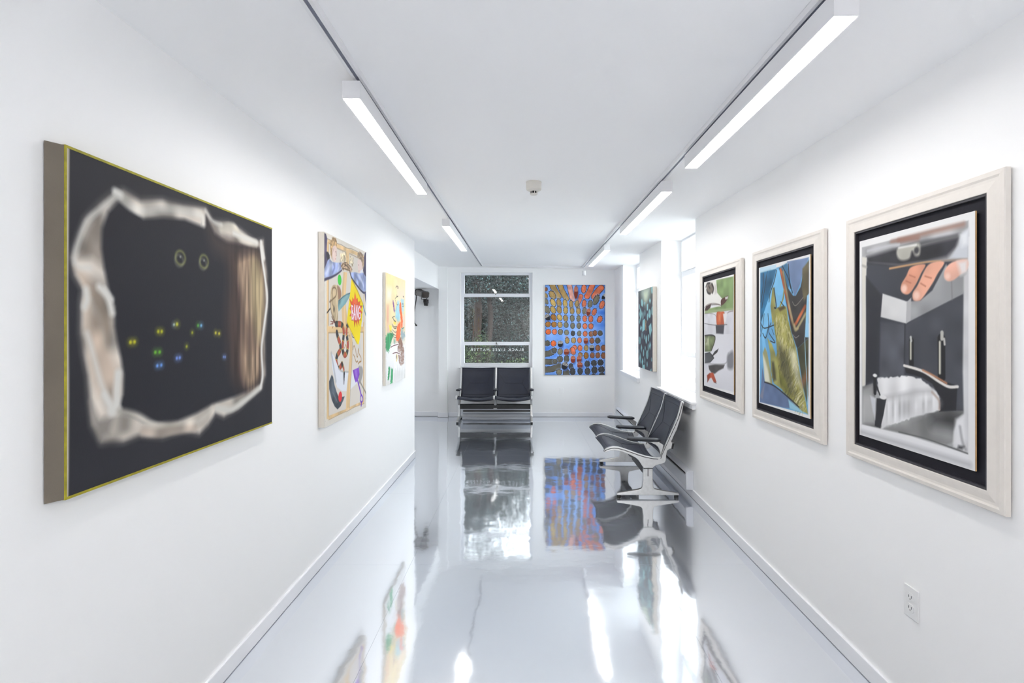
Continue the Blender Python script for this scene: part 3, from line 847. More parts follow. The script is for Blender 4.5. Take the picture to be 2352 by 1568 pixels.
class Art:
    def __init__(s, w, h, nx, ny, base, seed=1):
        s.w, s.h, s.nx, s.ny = w, h, nx, ny
        s.X, s.Y = np.meshgrid(np.linspace(0, w, nx), np.linspace(0, h, ny))
        s.c = np.zeros((ny, nx, 3)) + np.array(base, float)
        s.fine = vnoise(ny, nx, int(h / 0.012), int(w / 0.012), seed) - 0.5
        s.mid = vnoise(ny, nx, int(h / 0.05), int(w / 0.05), seed + 1) - 0.5
        s.big = vnoise(ny, nx, max(2, int(h / 0.2)), max(2, int(w / 0.2)), seed + 2) - 0.5
        s.vert = vnoise(ny, nx, max(2, int(h / 0.15)), int(w / 0.012), seed + 3) - 0.5
    def sc(s, pts):
        return np.array(pts, float) * np.array([s.w, s.h])
    def win(s, P, m):
        x0, y0 = P.min(0) - m; x1, y1 = P.max(0) + m
        i0 = max(0, int(x0 / s.w * (s.nx - 1))); i1 = min(s.nx, int(x1 / s.w * (s.nx - 1)) + 2)
        j0 = max(0, int(y0 / s.h * (s.ny - 1))); j1 = min(s.ny, int(y1 / s.h * (s.ny - 1)) + 2)
        return slice(j0, max(j0, j1)), slice(i0, max(i0, i1))
    def blend(s, W, mask, col, tex=0.0, noise='mid', op=1.0):
        col = np.array(col, float)
        if col.ndim == 1:
            col = np.zeros(mask.shape + (3,)) + col
        if tex:
            n = {'mid': s.mid, 'fine': s.fine, 'big': s.big, 'vert': s.vert}[noise][W]
            col = col * (1 + tex * 2 * n)[..., None]
        m = (mask * op)[..., None]
        s.c[W] = s.c[W] * (1 - m) + col * m
    def edge_dist(s, W, P, closed=True):
        X, Y = s.X[W], s.Y[W]
        d = np.full(X.shape, 1e9); ins = np.zeros(X.shape, bool)
        tt = np.zeros(X.shape); acc = 0.0
        n = len(P)
        for i in range(n if closed else n - 1):
            a = P[i]; b = P[(i + 1) % n]
            e = b - a; L2 = e @ e + 1e-12; L = math.sqrt(L2)
            t = np.clip(((X - a[0]) * e[0] + (Y - a[1]) * e[1]) / L2, 0, 1)
            q = np.hypot(X - a[0] - t * e[0], Y - a[1] - t * e[1])
            u = q < d
            d = np.where(u, q, d); tt = np.where(u, acc + t * L, tt)
            acc += L
            if closed:
                c = ((a[1] > Y) != (b[1] > Y)) & (X < (b[0] - a[0]) * (Y - a[1]) / (b[1] - a[1] + 1e-12) + a[0])
                ins ^= c
        return d, ins, tt, acc
    def poly(s, pts, col, soft=0.004, smooth=False, tex=0.0, noise='mid', op=1.0, rag=0.0):
        P = s.sc(pts)
        if smooth:
            P = smooth_path(P, True)
        W = s.win(P, soft + rag)
        d, ins, _, _ = s.edge_dist(W, P)
        sd = np.where(ins, -d, d) + rag * 2 * s.fine[W]
        s.blend(W, np.clip(0.5 - sd / soft, 0, 1), col, tex, noise, op)
    def stroke(s, pts, w, col, soft=0.003, smooth=True, w1=None, tex=0.0, op=1.0, closed=False, fn=None, noise='mid', rag=0.0):
        P = s.sc(pts)
        if smooth and len(P) > 2:
            P = smooth_path(P, closed)
        W = s.win(P, max(w, w1 or 0) + soft + rag)
        d, _, t, L = s.edge_dist(W, P, closed)
        ww = w if w1 is None else w + (w1 - w) * t / L
        m = np.clip(0.5 - (d - ww / 2 + rag * 2 * s.fine[W]) / soft, 0, 1)
        c = fn(t, d) if fn else col
        s.blend(W, m, c, tex, noise, op)
    def disc(s, c, rx, col, ry=None, ang=0.0, soft=0.004, op=1.0, tex=0.0, ring=None, bumps=0, amp=0.0, rag=0.0):
        ry = ry or rx
        x0, y0 = c[0] * s.w, c[1] * s.h
        m = max(rx, ry) * (1 + amp) + soft + (ring or 0)
        W = s.win(np.array([[x0 - m, y0 - m], [x0 + m, y0 + m]]), 0)
        X, Y = s.X[W] - x0, s.Y[W] - y0
        ca, sa = math.cos(ang), math.sin(ang)
        u = (X * ca + Y * sa) / rx; v_ = (-X * sa + Y * ca) / ry
        r = np.hypot(u, v_) + 1e-9
        lim = 1.0
        if bumps:
            th = np.arctan2(v_, u)
            lim = 1 + amp * (np.abs(np.cos(th * bumps / 2)) ** 2 - 0.4) * np.clip(0.45 + v_ / r, 0.25, 1)
        sd = (r - lim) * min(rx, ry) + rag * 2 * s.fine[W]
        if ring:
            sd = np.abs(sd) - ring / 2
        s.blend(W, np.clip(0.5 - sd / soft, 0, 1), col, tex, 'fine', op)
    def mesh(s, name, material, origin, udir, vdir, flip=False):
        u = s.X.ravel()[:, None]; v_ = s.Y.ravel()[:, None]
        V = np.array(origin) + u * np.array(udir) + v_ * np.array(vdir)
        idx = np.arange(s.nx * s.ny).reshape(s.ny, s.nx)
        q = np.stack([idx[:-1, :-1], idx[:-1, 1:], idx[1:, 1:], idx[1:, :-1]], -1).reshape(-1, 4)
        if flip:
            q = q[:, ::-1]
        me = bpy.data.meshes.new(name)
        me.vertices.add(len(V)); me.loops.add(q.size); me.polygons.add(len(q))
        me.vertices.foreach_set('co', V.astype(np.float32).ravel())
        me.loops.foreach_set('vertex_index', q.astype(np.int32).ravel())
        me.polygons.foreach_set('loop_start', np.arange(0, q.size, 4, dtype=np.int32))
        me.update(calc_edges=True)
        c = np.clip(s.c, 0, 255).reshape(-1, 3) / 255.0
        l = np.where(c <= 0.04045, c / 12.92, ((c + 0.055) / 1.055) ** 2.4)
        at = me.attributes.new('paint', 'FLOAT_COLOR', 'POINT')
        at.data.foreach_set('color', np.c_[l, np.ones(len(l))].astype(np.float32).ravel())
        me.materials.append(material)
        return me

# --- canvas one: torn hole full of eyes
def art_hole():
    A = Art(1.145, 0.931, 300, 260, (40, 40, 46), 3)
    A.c *= (1 + 0.12 * A.big)[..., None]
    outer = [(0.149,0.912),(0.098,0.855),(0.058,0.8),(0.02,0.685),(0.03,0.638),(0.054,0.598),(0.048,0.561),(0.046,0.468),(0.053,0.418),(0.067,0.344),(0.071,0.271),(0.079,0.196),(0.106,0.138),(0.178,0.123),(0.241,0.128),(0.33,0.098),(0.373,0.1),(0.43,0.096),(0.505,0.069),(0.552,0.093),(0.594,0.135),(0.646,0.109),(0.741,0.124),(0.848,0.169),(0.915,0.195),(0.941,0.252),(0.935,0.436),(0.962,0.596),(0.956,0.743),(0.925,0.921),(0.867,0.9),(0.758,0.931),(0.676,0.947),(0.573,0.927),(0.538,0.97),(0.419,0.948),(0.33,0.94),(0.241,0.912),(0.178,0.925)]
    inner = [(0.162,0.893),(0.125,0.847),(0.106,0.79),(0.104,0.729),(0.112,0.671),(0.129,0.597),(0.147,0.552),(0.147,0.49),(0.155,0.444),(0.168,0.388),(0.178,0.332),(0.175,0.27),(0.16,0.225),(0.196,0.203),(0.25,0.167),(0.309,0.15),(0.396,0.138),(0.492,0.15),(0.573,0.17),(0.708,0.179),(0.829,0.195),(0.896,0.215),(0.921,0.279),(0.915,0.436),(0.929,0.594),(0.935,0.74),(0.896,0.879),(0.793,0.871),(0.661,0.861),(0.587,0.882),(0.542,0.947),(0.512,0.895),(0.43,0.901),(0.33,0.882),(0.25,0.858),(0.196,0.881)]
    A.poly(outer, (150, 143, 135), soft=0.05, tex=0.25)
    A.poly(outer, (188, 180, 170), soft=0.022, tex=0.30)
    P = lambda *a, **k: A.poly(*a, **k)
    P([(0.026,0.658),(0.068,0.635),(0.106,0.61),(0.129,0.551),(0.137,0.49),(0.121,0.414),(0.098,0.52),(0.068,0.577)], (160, 146, 132), soft=0.03, tex=0.3)
    P([(0.058,0.562),(0.098,0.52),(0.129,0.414),(0.166,0.326),(0.153,0.234),(0.098,0.281),(0.07,0.38),(0.058,0.475)], (176, 160, 145), soft=0.04, tex=0.3)
    P([(0.07,0.264),(0.098,0.207),(0.145,0.205),(0.129,0.155),(0.098,0.147),(0.079,0.203)], (142, 136, 130), soft=0.03)
    P([(0.061,0.779),(0.098,0.833),(0.113,0.776),(0.109,0.67),(0.076,0.695),(0.037,0.688)], (150, 140, 130), soft=0.03, tex=0.2)
    # the dark inside and the brown torn wall at the far side
    A.poly(inner, (33, 33, 40), soft=0.02)
    P([(0.661,0.845),(0.793,0.865),(0.896,0.867),(0.935,0.74),(0.925,0.594),(0.909,0.436),(0.917,0.279),(0.867,0.213),(0.776,0.202),(0.692,0.279),(0.661,0.494),(0.676,0.709)], (66, 52, 48), soft=0.09, smooth=True, tex=0.2, noise='vert')
    P([(0.741,0.806),(0.848,0.847),(0.901,0.832),(0.935,0.692),(0.925,0.545),(0.909,0.424),(0.909,0.28),(0.848,0.21),(0.784,0.235),(0.758,0.383),(0.767,0.608),(0.741,0.717)], (146, 124, 104), soft=0.06, smooth=True, tex=0.35, noise='vert')
    P([(0.838,0.81),(0.901,0.784),(0.929,0.642),(0.915,0.497),(0.896,0.413),(0.848,0.496),(0.829,0.67)], (160, 143, 112), soft=0.05, smooth=True, tex=0.25, noise='vert')
    P([(0.776,0.529),(0.848,0.496),(0.838,0.38),(0.776,0.405)], (104, 84, 74), soft=0.07, smooth=True, op=0.7)
    P([(0.538,0.936),(0.601,0.885),(0.725,0.858),(0.793,0.837),(0.661,0.792),(0.573,0.818)], (64, 54, 52), soft=0.07, smooth=True, op=0.8)
    # bright paper edges
    W = (218, 216, 210)
    S = lambda p, w, c=W, soft=0.018, **k: A.stroke(p, w, c, soft=soft, **k)
    S([(0.155,0.908),(0.106,0.853),(0.061,0.801),(0.03,0.715),(0.026,0.672)], 0.014, op=0.8)
    S([(0.157,0.909),(0.174,0.9),(0.205,0.885),(0.25,0.882),(0.33,0.912),(0.419,0.928),(0.512,0.939),(0.525,0.908)], 0.028, (206, 202, 194), tex=0.2)
    S([(0.149,0.916),(0.166,0.912)], 0.022)
    S([(0.037,0.66),(0.068,0.664)], 0.014, op=0.7)
    S([(0.058,0.598),(0.061,0.569),(0.054,0.547)], 0.02); S([(0.098,0.609),(0.125,0.581),(0.139,0.532)], 0.022); S([(0.113,0.603),(0.137,0.575)], 0.016)
    S([(0.061,0.468),(0.076,0.416),(0.106,0.31),(0.137,0.245)], 0.018, op=0.8)
    S([(0.16,0.338),(0.155,0.288),(0.153,0.242),(0.137,0.222)], 0.030); S([(0.113,0.279),(0.145,0.22),(0.162,0.225)], 0.02)
    S([(0.162,0.217),(0.223,0.193),(0.309,0.137),(0.419,0.117),(0.492,0.111),(0.573,0.149)], 0.022, (200, 194, 184), tex=0.25)
    S([(0.25,0.134),(0.309,0.116),(0.373,0.109),(0.479,0.094)], 0.03, (176, 164, 152), tex=0.3)
    S([(0.601,0.149),(0.692,0.127),(0.793,0.154),(0.905,0.196)], 0.026, (205, 203, 196))
    S([(0.63,0.913),(0.708,0.936),(0.758,0.898),(0.867,0.897)], 0.034, (196, 190, 178), tex=0.2); S([(0.708,0.909),(0.793,0.905),(0.876,0.901)], 0.018)
    S([(0.909,0.912),(0.917,0.835),(0.946,0.717),(0.958,0.62),(0.925,0.46),(0.913,0.376),(0.921,0.254),(0.905,0.196)], 0.018, (222, 220, 216), soft=0.012)
    S([(0.915,0.883),(0.929,0.837)], 0.028)
    S([(0.538,0.961),(0.58,0.931),(0.63,0.928)], 0.012, op=0.8)
    # eyes
    for p in [(0.409,0.75),(0.529,0.755)]:
        A.disc(p, 0.026, (132, 134, 82), ry=0.024, soft=0.012, ring=0.006)
        A.disc((p[0] - 0.006, p[1] - 0.012), 0.022, (170, 168, 140), ry=0.02, soft=0.014, ring=0.004, op=0.5)
        A.disc((p[0], p[1] + 0.004), 0.004, (150, 152, 150), soft=0.006)
    def eye(ps, col, r=0.0052):
        for p in ps:
            A.disc(p, r * 2.4, col, soft=0.02, op=0.35)
            A.disc(p, r, col, soft=0.007)
    eye([(0.202,0.438),(0.217,0.439)], (205, 200, 40)); eye([(0.31,0.473),(0.325,0.473)], (190, 190, 30)); eye([(0.379,0.498)], (180, 205, 215), 0.004)
    eye([(0.393,0.5)], (190, 190, 60), 0.006); eye([(0.497,0.496)], (90, 170, 60)); eye([(0.514,0.496)], (120, 180, 225))
    eye([(0.467,0.468),(0.439,0.415)], (170, 175, 40), 0.0045); eye([(0.595,0.466),(0.616,0.463)], (215, 205, 60)); eye([(0.298,0.4),(0.316,0.4)], (110, 190, 50))
    eye([(0.306,0.352),(0.323,0.353)], (110, 160, 235)); eye([(0.392,0.373),(0.406,0.374)], (120, 150, 230)); eye([(0.643,0.362),(0.653,0.361)], (120, 150, 220), 0.004)
    # strip of bare canvas down the near side
    A.stroke([(0.002, 0), (0.004, 0.3), (0.002, 0.6), (0.005, 1)], 0.014, (196, 188, 172), soft=0.005)
    return A

# --- canvas two: back of a stretched canvas with boys, snake, flag and spade
def art_collage():
    A = Art(0.848, 1.184, 190, 430, (221, 215, 205), 20)
    A.c *= (1 + 0.05 * A.big + 0.03 * A.fine)[..., None]
    bar = (221, 190, 142); dk = (150, 122, 88)
    P, S = A.poly, A.stroke
    P([(0.067,0.967),(0.274,0.963),(0.489,0.966),(0.709,0.97),(0.944,0.967),(0.944,0.492),(0.067,0.493)] , (214, 207, 198), soft=0.004)
    P([(0.078,0.539),(0.928,0.547),(0.928,0.047),(0.082,0.041)], (216, 209, 200), soft=0.004)
    P([(0.046,0.955),(0.083,0.956),(0.08,0.493),(0.046,0.493)], bar, tex=0.1, noise='vert'); P([(0.051,0.538),(0.079,0.539),(0.083,0.034),(0.045,0.039)], bar, tex=0.1, noise='vert')
    P([(0.054,0.97),(0.274,0.969),(0.489,0.97),(0.709,0.974),(0.944,0.969),(0.944,0.95),(0.691,0.952),(0.472,0.948),(0.274,0.947),(0.067,0.952)], bar, tex=0.1)
    P([(0.465,0.959),(0.538,0.961),(0.529,0.879),(0.444,0.87)], bar); P([(0.402,0.827),(0.489,0.83),(0.465,0.736),(0.444,0.67),(0.465,0.614),(0.538,0.492),(0.386,0.493),(0.36,0.611),(0.356,0.667),(0.372,0.731)], bar, tex=0.08, noise='vert')
    P([(0.048,0.518),(0.945,0.52),(0.945,0.484),(0.051,0.485)], bar, tex=0.06)
    P([(0.418,0.542),(0.501,0.543),(0.584,0.486),(0.623,0.429),(0.605,0.298),(0.566,0.177),(0.544,0.041),(0.459,0.047),(0.476,0.144),(0.521,0.261),(0.556,0.361),(0.544,0.422),(0.504,0.483)], bar, tex=0.08, noise='vert')
    P([(0.912,0.547),(0.945,0.547),(0.945,0.039),(0.92,0.041)], bar); P([(0.938,0.775),(0.954,0.776),(0.948,0.492),(0.934,0.492)], bar)
    P([(0.075,0.051),(0.451,0.047),(0.732,0.05),(0.945,0.048),(0.945,0.031),(0.659,0.037),(0.418,0.034),(0.082,0.032)], bar, tex=0.12)
    for l in ([(0.083,0.484),(0.086,0.05)], [(0.083,0.484),(0.518,0.483)], [(0.632,0.484),(0.918,0.485)], [(0.918,0.485),(0.928,0.049)], [(0.087,0.955),(0.084,0.524)], [(0.087,0.952),(0.274,0.944),(0.465,0.944)], [(0.546,0.945),(0.763,0.941)], [(0.934,0.754),(0.934,0.525)], [(0.623,0.424),(0.605,0.298),(0.57,0.177),(0.549,0.045)]):
        S(l, 0.006, dk, soft=0.008, smooth=False, op=0.75)
    S([(0.082,0.03),(0.418,0.033),(0.484,0.03),(0.659,0.035),(0.945,0.03)], 0.004, (176, 148, 112), soft=0.004)
    S([(0.054,0.972),(0.274,0.971),(0.341,0.974),(0.489,0.97),(0.622,0.978),(0.934,0.974)], 0.0035, (140, 124, 106), soft=0.004)
    for i in range(11):
        q = i / 10
        A.disc((0.02 + 0.95 * q, 0.03 + 0.012 * (i % 2)), 0.004, (200, 193, 182), soft=0.004)
    # pencil scribbles above the hands
    P([(0.318,0.927),(0.457,0.945),(0.465,0.889),(0.333,0.88)], (214, 200, 168), soft=0.02, tex=0.3, noise='fine', rag=0.01)
    P([(0.538,0.934),(0.656,0.93),(0.639,0.877),(0.538,0.884)], (214, 202, 176), soft=0.02, tex=0.3, noise='fine', rag=0.01)
    for l in ([(0.326,0.924),(0.348,0.904),(0.341,0.881),(0.379,0.87)], [(0.457,0.941),(0.489,0.918),(0.505,0.885),(0.538,0.884)], [(0.639,0.929),(0.63,0.892),(0.588,0.869)], [(0.394,0.931),(0.425,0.908),(0.409,0.884)]):
        S(l, 0.003, (150, 132, 100), rag=0.003)
    # boy on the near side
    P([(0,0.994),(0.031,0.993),(0.057,0.972),(0.049,0.93),(0.046,0.905),(0.08,0.901),(0.107,0.877),(0.08,0.85),(0.041,0.826),(0,0.809)], (84, 77, 104), smooth=False, soft=0.006, tex=0.3)
    P([(0.028,0.9),(0.067,0.904),(0.104,0.891),(0.107,0.874),(0.067,0.856),(0.041,0.874)], (52, 50, 60), soft=0.008)
    P([(0,0.809),(0.067,0.861),(0.1,0.873),(0.154,0.86),(0.26,0.865),(0.359,0.875),(0.366,0.839),(0.252,0.808),(0.134,0.78),(0,0.763)], (150, 163, 202), soft=0.006, smooth=False, tex=0.25)
    P([(0.015,0.79),(0.067,0.828),(0.12,0.854),(0.175,0.852),(0.107,0.814),(0.041,0.778)], (204, 212, 234), soft=0.03, op=0.8, tex=0.3); S([(0.189,0.853),(0.203,0.833),(0.161,0.804)], 0.014, (112, 122, 172), soft=0.02); S([(0.289,0.865),(0.3,0.848),(0.274,0.824)], 0.012, (198, 206, 230), soft=0.016); S([(0.333,0.87),(0.341,0.844)], 0.008, (116, 122, 160), soft=0.01)
    S([(0,0.754),(0.041,0.762),(0.134,0.777),(0.26,0.804),(0.363,0.833)], 0.017, (62, 60, 86), soft=0.008, w1=0.01)
    P([(0.109,0.926),(0.12,0.971),(0.182,0.995),(0.238,0.993),(0.257,0.971),(0.254,0.949),(0.21,0.948),(0.164,0.932),(0.147,0.877),(0.12,0.892)], (184, 152, 110), soft=0.012, tex=0.3, noise='fine', rag=0.006)
    P([(0.164,0.936),(0.203,0.953),(0.248,0.947),(0.251,0.916),(0.234,0.886),(0.21,0.866),(0.182,0.865),(0.164,0.879),(0.153,0.899)], (226, 203, 194), soft=0.008, smooth=True, tex=0.06)
    S([(0.22,0.92),(0.239,0.923)], 0.004, (120, 90, 84)); S([(0.22,0.882),(0.234,0.884)], 0.005, (190, 120, 116)); S([(0.245,0.919),(0.251,0.906),(0.234,0.9)], 0.004, (176, 140, 130))
    S([(0.189,0.935),(0.154,0.896),(0.168,0.872)], 0.006, (170, 140, 130), soft=0.012, op=0.7)
    # joined hands
    P([(0.351,0.867),(0.425,0.883),(0.505,0.881),(0.588,0.873),(0.613,0.855),(0.571,0.836),(0.472,0.84),(0.366,0.839)], (172, 146, 120), soft=0.008, smooth=True, tex=0.35, noise='fine', rag=0.004)
    for l in ([(0.356,0.853),(0.425,0.88),(0.489,0.885)], [(0.379,0.845),(0.457,0.846),(0.554,0.846)], [(0.409,0.857),(0.472,0.867),(0.554,0.854)], [(0.489,0.879),(0.554,0.874),(0.596,0.858)], [(0.425,0.87),(0.472,0.872)]):
        S(l, 0.005, (96, 74, 58))
    # boy on the far side
    P([(0.934,0.957),(0.963,0.99),(1.002,1.002),(1.002,0.822),(0.954,0.836),(0.914,0.875),(0.93,0.919)], (66, 62, 88), soft=0.006, tex=0.2)
    P([(0.588,0.837),(0.691,0.848),(0.791,0.847),(0.914,0.862),(1.002,0.839),(1.002,0.753),(0.934,0.739),(0.837,0.755),(0.709,0.782),(0.596,0.806)], (154, 168, 208), soft=0.006, tex=0.25)
    S([(0.763,0.838),(0.856,0.812),(0.934,0.775)], 0.016, (206, 214, 236), soft=0.025); S([(0.691,0.833),(0.8,0.8)], 0.010, (112, 124, 176), soft=0.018); S([(0.914,0.85),(0.954,0.81),(0.954,0.763)], 0.010, (104, 112, 160), soft=0.016)
    S([(0.562,0.835),(0.605,0.805),(0.709,0.778),(0.837,0.748),(0.934,0.735),(1.002,0.742)], 0.015, (58, 58, 84), soft=0.007)
    P([(0.954,0.738),(1.002,0.744),(1.002,0.658),(0.977,0.692)], (96, 94, 124), soft=0.006)
    P([(0.754,0.94),(0.763,0.969),(0.815,0.988),(0.891,0.974),(0.948,0.946),(0.938,0.902),(0.891,0.886),(0.847,0.928),(0.791,0.935)], (166, 142, 116), soft=0.014, tex=0.25, noise='fine', rag=0.006)
    P([(0.763,0.928),(0.837,0.937),(0.883,0.915),(0.891,0.89),(0.856,0.866),(0.804,0.849),(0.772,0.868),(0.756,0.895)], (226, 205, 198), soft=0.008, smooth=True)
    S([(0.771,0.898),(0.796,0.899)], 0.004, (140, 100, 110)); S([(0.785,0.861),(0.807,0.864)], 0.005, (196, 130, 130)); P([(0.837,0.865),(0.891,0.882),(0.899,0.861),(0.819,0.851)], (225, 228, 236), soft=0.008)
    # dots
    A.disc([(0.314,0.775)][0], 0.035, (62, 196, 66), soft=0.004)
    # ear
    P([(0.12,0.692),(0.134,0.718),(0.175,0.738),(0.252,0.743),(0.318,0.733),(0.351,0.709),(0.345,0.681),(0.292,0.664),(0.278,0.627),(0.278,0.558),(0.234,0.542),(0.186,0.546),(0.154,0.577),(0.131,0.616),(0.12,0.661)], (196, 176, 142), soft=0.006, smooth=True, tex=0.12)
    P([(0.26,0.741),(0.318,0.732),(0.348,0.709),(0.344,0.681),(0.292,0.666),(0.274,0.7)], (156, 122, 100), soft=0.012, smooth=True); S([(0.104,0.646),(0.168,0.663),(0.231,0.683),(0.245,0.713),(0.21,0.727),(0.164,0.719),(0.15,0.694)], 0.010, (122, 100, 76), soft=0.008)
    S([(0.154,0.694),(0.164,0.666),(0.154,0.641),(0.189,0.624)], 0.008, (142, 120, 92), soft=0.010); S([(0.252,0.663),(0.26,0.608),(0.231,0.554)], 0.012, (218, 200, 168), soft=0.016)
    A.disc([(0.193,0.61)][0], 0.010, (60, 48, 42), ry=0.018, soft=0.01); P([(0.117,0.617),(0.12,0.608),(0.049,0.582),(0.049,0.591)], (50, 40, 36), soft=0.004); S([(0.12,0.657),(0.128,0.608),(0.161,0.567)], 0.008, (120, 96, 72), soft=0.008)
    # blade
    P([(0.571,0.717),(0.547,0.692),(0.457,0.65),(0.292,0.6),(0.278,0.631),(0.286,0.66),(0.394,0.691),(0.489,0.709)], (112, 150, 156), soft=0.004, tex=0.2)
    S([(0.292,0.659),(0.425,0.692),(0.562,0.715)], 0.006, (70, 96, 102), soft=0.006); S([(0.489,0.695),(0.394,0.665),(0.318,0.628)], 0.02, (142, 182, 186), soft=0.03)
    # snake root and feathers
    for l in ([(0.189,0.539),(0.12,0.545)], [(0.196,0.535),(0.113,0.529)], [(0.203,0.532),(0.154,0.507)], [(0.217,0.535),(0.175,0.574)], [(0.203,0.539),(0.14,0.57)]):
        S(l, 0.012, (112, 52, 44), w1=0.003, tex=0.4)
    P([(0.168,0.539),(0.252,0.539),(0.26,0.521),(0.175,0.517)], (205, 195, 185), soft=0.01, rag=0.01, tex=0.3); P([(0.252,0.545),(0.274,0.545),(0.281,0.52),(0.245,0.519)], (40, 36, 36), soft=0.005)
    def snakeskin(per):
        def f(t, d):
            p = (t / per) % 1.0
            c = np.zeros(t.shape + (3,)) + np.array((60, 58, 62))
            c = np.where(((p > 0.42) & (p < 0.92))[..., None], np.array((178, 82, 62)), c)
            c = np.where((((p > 0.36) & (p <= 0.42)) | ((p >= 0.92) & (p < 0.98)))[..., None], np.array((205, 170, 70)), c)
            return c * (1.1 - 16 * d)[..., None]
        return f
    sk = snakeskin(0.098)
    S([(0.235,0.531),(0.331,0.531),(0.389,0.518),(0.408,0.483),(0.396,0.444),(0.383,0.409),(0.389,0.378),(0.431,0.356),(0.481,0.367),(0.504,0.398),(0.501,0.435),(0.474,0.475),(0.481,0.511),(0.518,0.531),(0.584,0.521)], 0.040, None, fn=sk, soft=0.004)
    S([(0.253,0.484),(0.284,0.453),(0.326,0.422),(0.326,0.387),(0.265,0.362),(0.241,0.337),(0.256,0.306),(0.292,0.284),(0.335,0.295),(0.367,0.308)], 0.040, None, fn=sk, soft=0.004)
    # white crescent, slate crescent
    P([(0.133,0.378),(0.181,0.365),(0.235,0.33),(0.292,0.289),(0.37,0.268),(0.501,0.256),(0.521,0.253),(0.476,0.148),(0.37,0.157),(0.262,0.185),(0.195,0.242),(0.152,0.304)], (222, 225, 233), soft=0.005, smooth=False); P([(0.623,0.26),(0.888,0.267),(0.908,0.222),(0.732,0.173),(0.57,0.15),(0.587,0.2)], (224, 226, 232), soft=0.01)
    S([(0.136,0.376),(0.166,0.333),(0.202,0.271),(0.232,0.221)], 0.016, (150, 152, 158), soft=0.02, op=0.7); S([(0.292,0.287),(0.362,0.268),(0.515,0.255)], 0.008, (164, 164, 168), soft=0.012)
    S([(0.367,0.308),(0.405,0.283),(0.418,0.251)], 0.032, None, fn=snakeskin(0.07), soft=0.004, w1=0.018); S([(0.418,0.251),(0.415,0.228),(0.412,0.193)], 0.030, (56, 58, 64), w1=0.010)
    P([(0.145,0.262),(0.176,0.247),(0.202,0.204),(0.247,0.163),(0.307,0.12),(0.354,0.125),(0.43,0.122),(0.394,0.1),(0.338,0.076),(0.269,0.065),(0.21,0.086),(0.145,0.128),(0.096,0.19),(0.093,0.23)], (74, 83, 93), soft=0.005, tex=0.25)
    S([(0.152,0.215),(0.181,0.169),(0.239,0.119)], 0.020, (112, 122, 132), soft=0.04, op=0.8); S([(0.166,0.166),(0.277,0.1)], 0.004, (140, 150, 158), op=0.6)
    A.disc([(0.328,0.129)][0], 0.034, (226, 62, 64), soft=0.004)
    # purple spade with shadow
    P([(0.78,0.268),(0.838,0.273),(0.892,0.262),(0.908,0.226),(0.848,0.178),(0.789,0.173)], (158, 155, 152), soft=0.012, smooth=True); S([(0.818,0.18),(0.888,0.145),(0.99,0.094),(0.999,0.058)], 0.014, (140, 134, 124), soft=0.008)
    P([(0.628,0.259),(0.789,0.268),(0.813,0.223),(0.755,0.187),(0.704,0.181),(0.668,0.207)], (128, 76, 188), soft=0.005, tex=0.15); P([(0.677,0.257),(0.732,0.258),(0.742,0.211),(0.704,0.213)], (162, 122, 214), soft=0.02, op=0.8)
    S([(0.761,0.186),(0.813,0.137),(0.856,0.091)], 0.019, (120, 70, 190), soft=0.004); S([(0.864,0.091),(0.904,0.069),(0.898,0.052),(0.864,0.046),(0.832,0.062),(0.84,0.083)], 0.014, (118, 66, 190), soft=0.004, closed=True); S([(0.864,0.046),(0.858,0.027)], 0.02, (110, 60, 180), soft=0.005)
    S([(0.632,0.381),(0.659,0.404),(0.695,0.386),(0.732,0.342),(0.759,0.335),(0.77,0.367),(0.78,0.385),(0.799,0.353),(0.852,0.325),(0.848,0.304),(0.818,0.298)], 0.008, (160, 120, 66)); S([(0.65,0.351),(0.677,0.336),(0.71,0.309),(0.732,0.302),(0.755,0.31),(0.786,0.289),(0.813,0.303),(0.858,0.303)], 0.008, (160, 120, 66), smooth=False)
    P([(0.78,0.392),(0.828,0.421),(0.848,0.382),(0.809,0.37)], (196, 200, 194), soft=0.03, op=0.7); S([(0.605,0.478),(0.623,0.457),(0.686,0.451)], 0.008, (60, 54, 50), w1=0.003); S([(0.426,0.396),(0.459,0.415),(0.476,0.391)], 0.008, (184, 140, 82)); A.disc([(0.532,0.466)][0], 0.007, (110, 60, 50))
    # yellow flag with starburst
    fl_ = [(0.596,0.798),(0.691,0.765),(0.918,0.662),(0.879,0.562),(0.837,0.492),(0.822,0.446),(0.785,0.409),(0.745,0.415),(0.481,0.542),(0.524,0.643),(0.571,0.73)]
    P(fl_, (238, 214, 24), soft=0.004, tex=0.06, noise='big'); S([(0.613,0.796),(0.763,0.734),(0.91,0.662)], 0.010, (190, 162, 16), soft=0.012, smooth=False); S([(0.489,0.542),(0.745,0.415)], 0.006, (200, 172, 20), soft=0.01)
    star = [(0.688,0.726),(0.72,0.682),(0.756,0.692),(0.767,0.667),(0.832,0.676),(0.815,0.648),(0.883,0.65),(0.841,0.624),(0.883,0.608),(0.832,0.597),(0.841,0.558),(0.785,0.572),(0.804,0.527),(0.749,0.56),(0.745,0.519),(0.705,0.555),(0.674,0.517),(0.661,0.558),(0.601,0.558),(0.622,0.582),(0.551,0.581),(0.596,0.604),(0.554,0.624),(0.588,0.645),(0.544,0.68),(0.613,0.662),(0.622,0.69),(0.665,0.676)]
    P(star, (110, 60, 20), soft=0.012); P(star, (224, 84, 44), soft=0.004, tex=0.15); P([(0.691,0.7),(0.782,0.651),(0.819,0.619),(0.763,0.577),(0.709,0.564),(0.639,0.583),(0.622,0.618),(0.639,0.658)], (240, 120, 70), soft=0.05, op=0.7)
    L_ = []
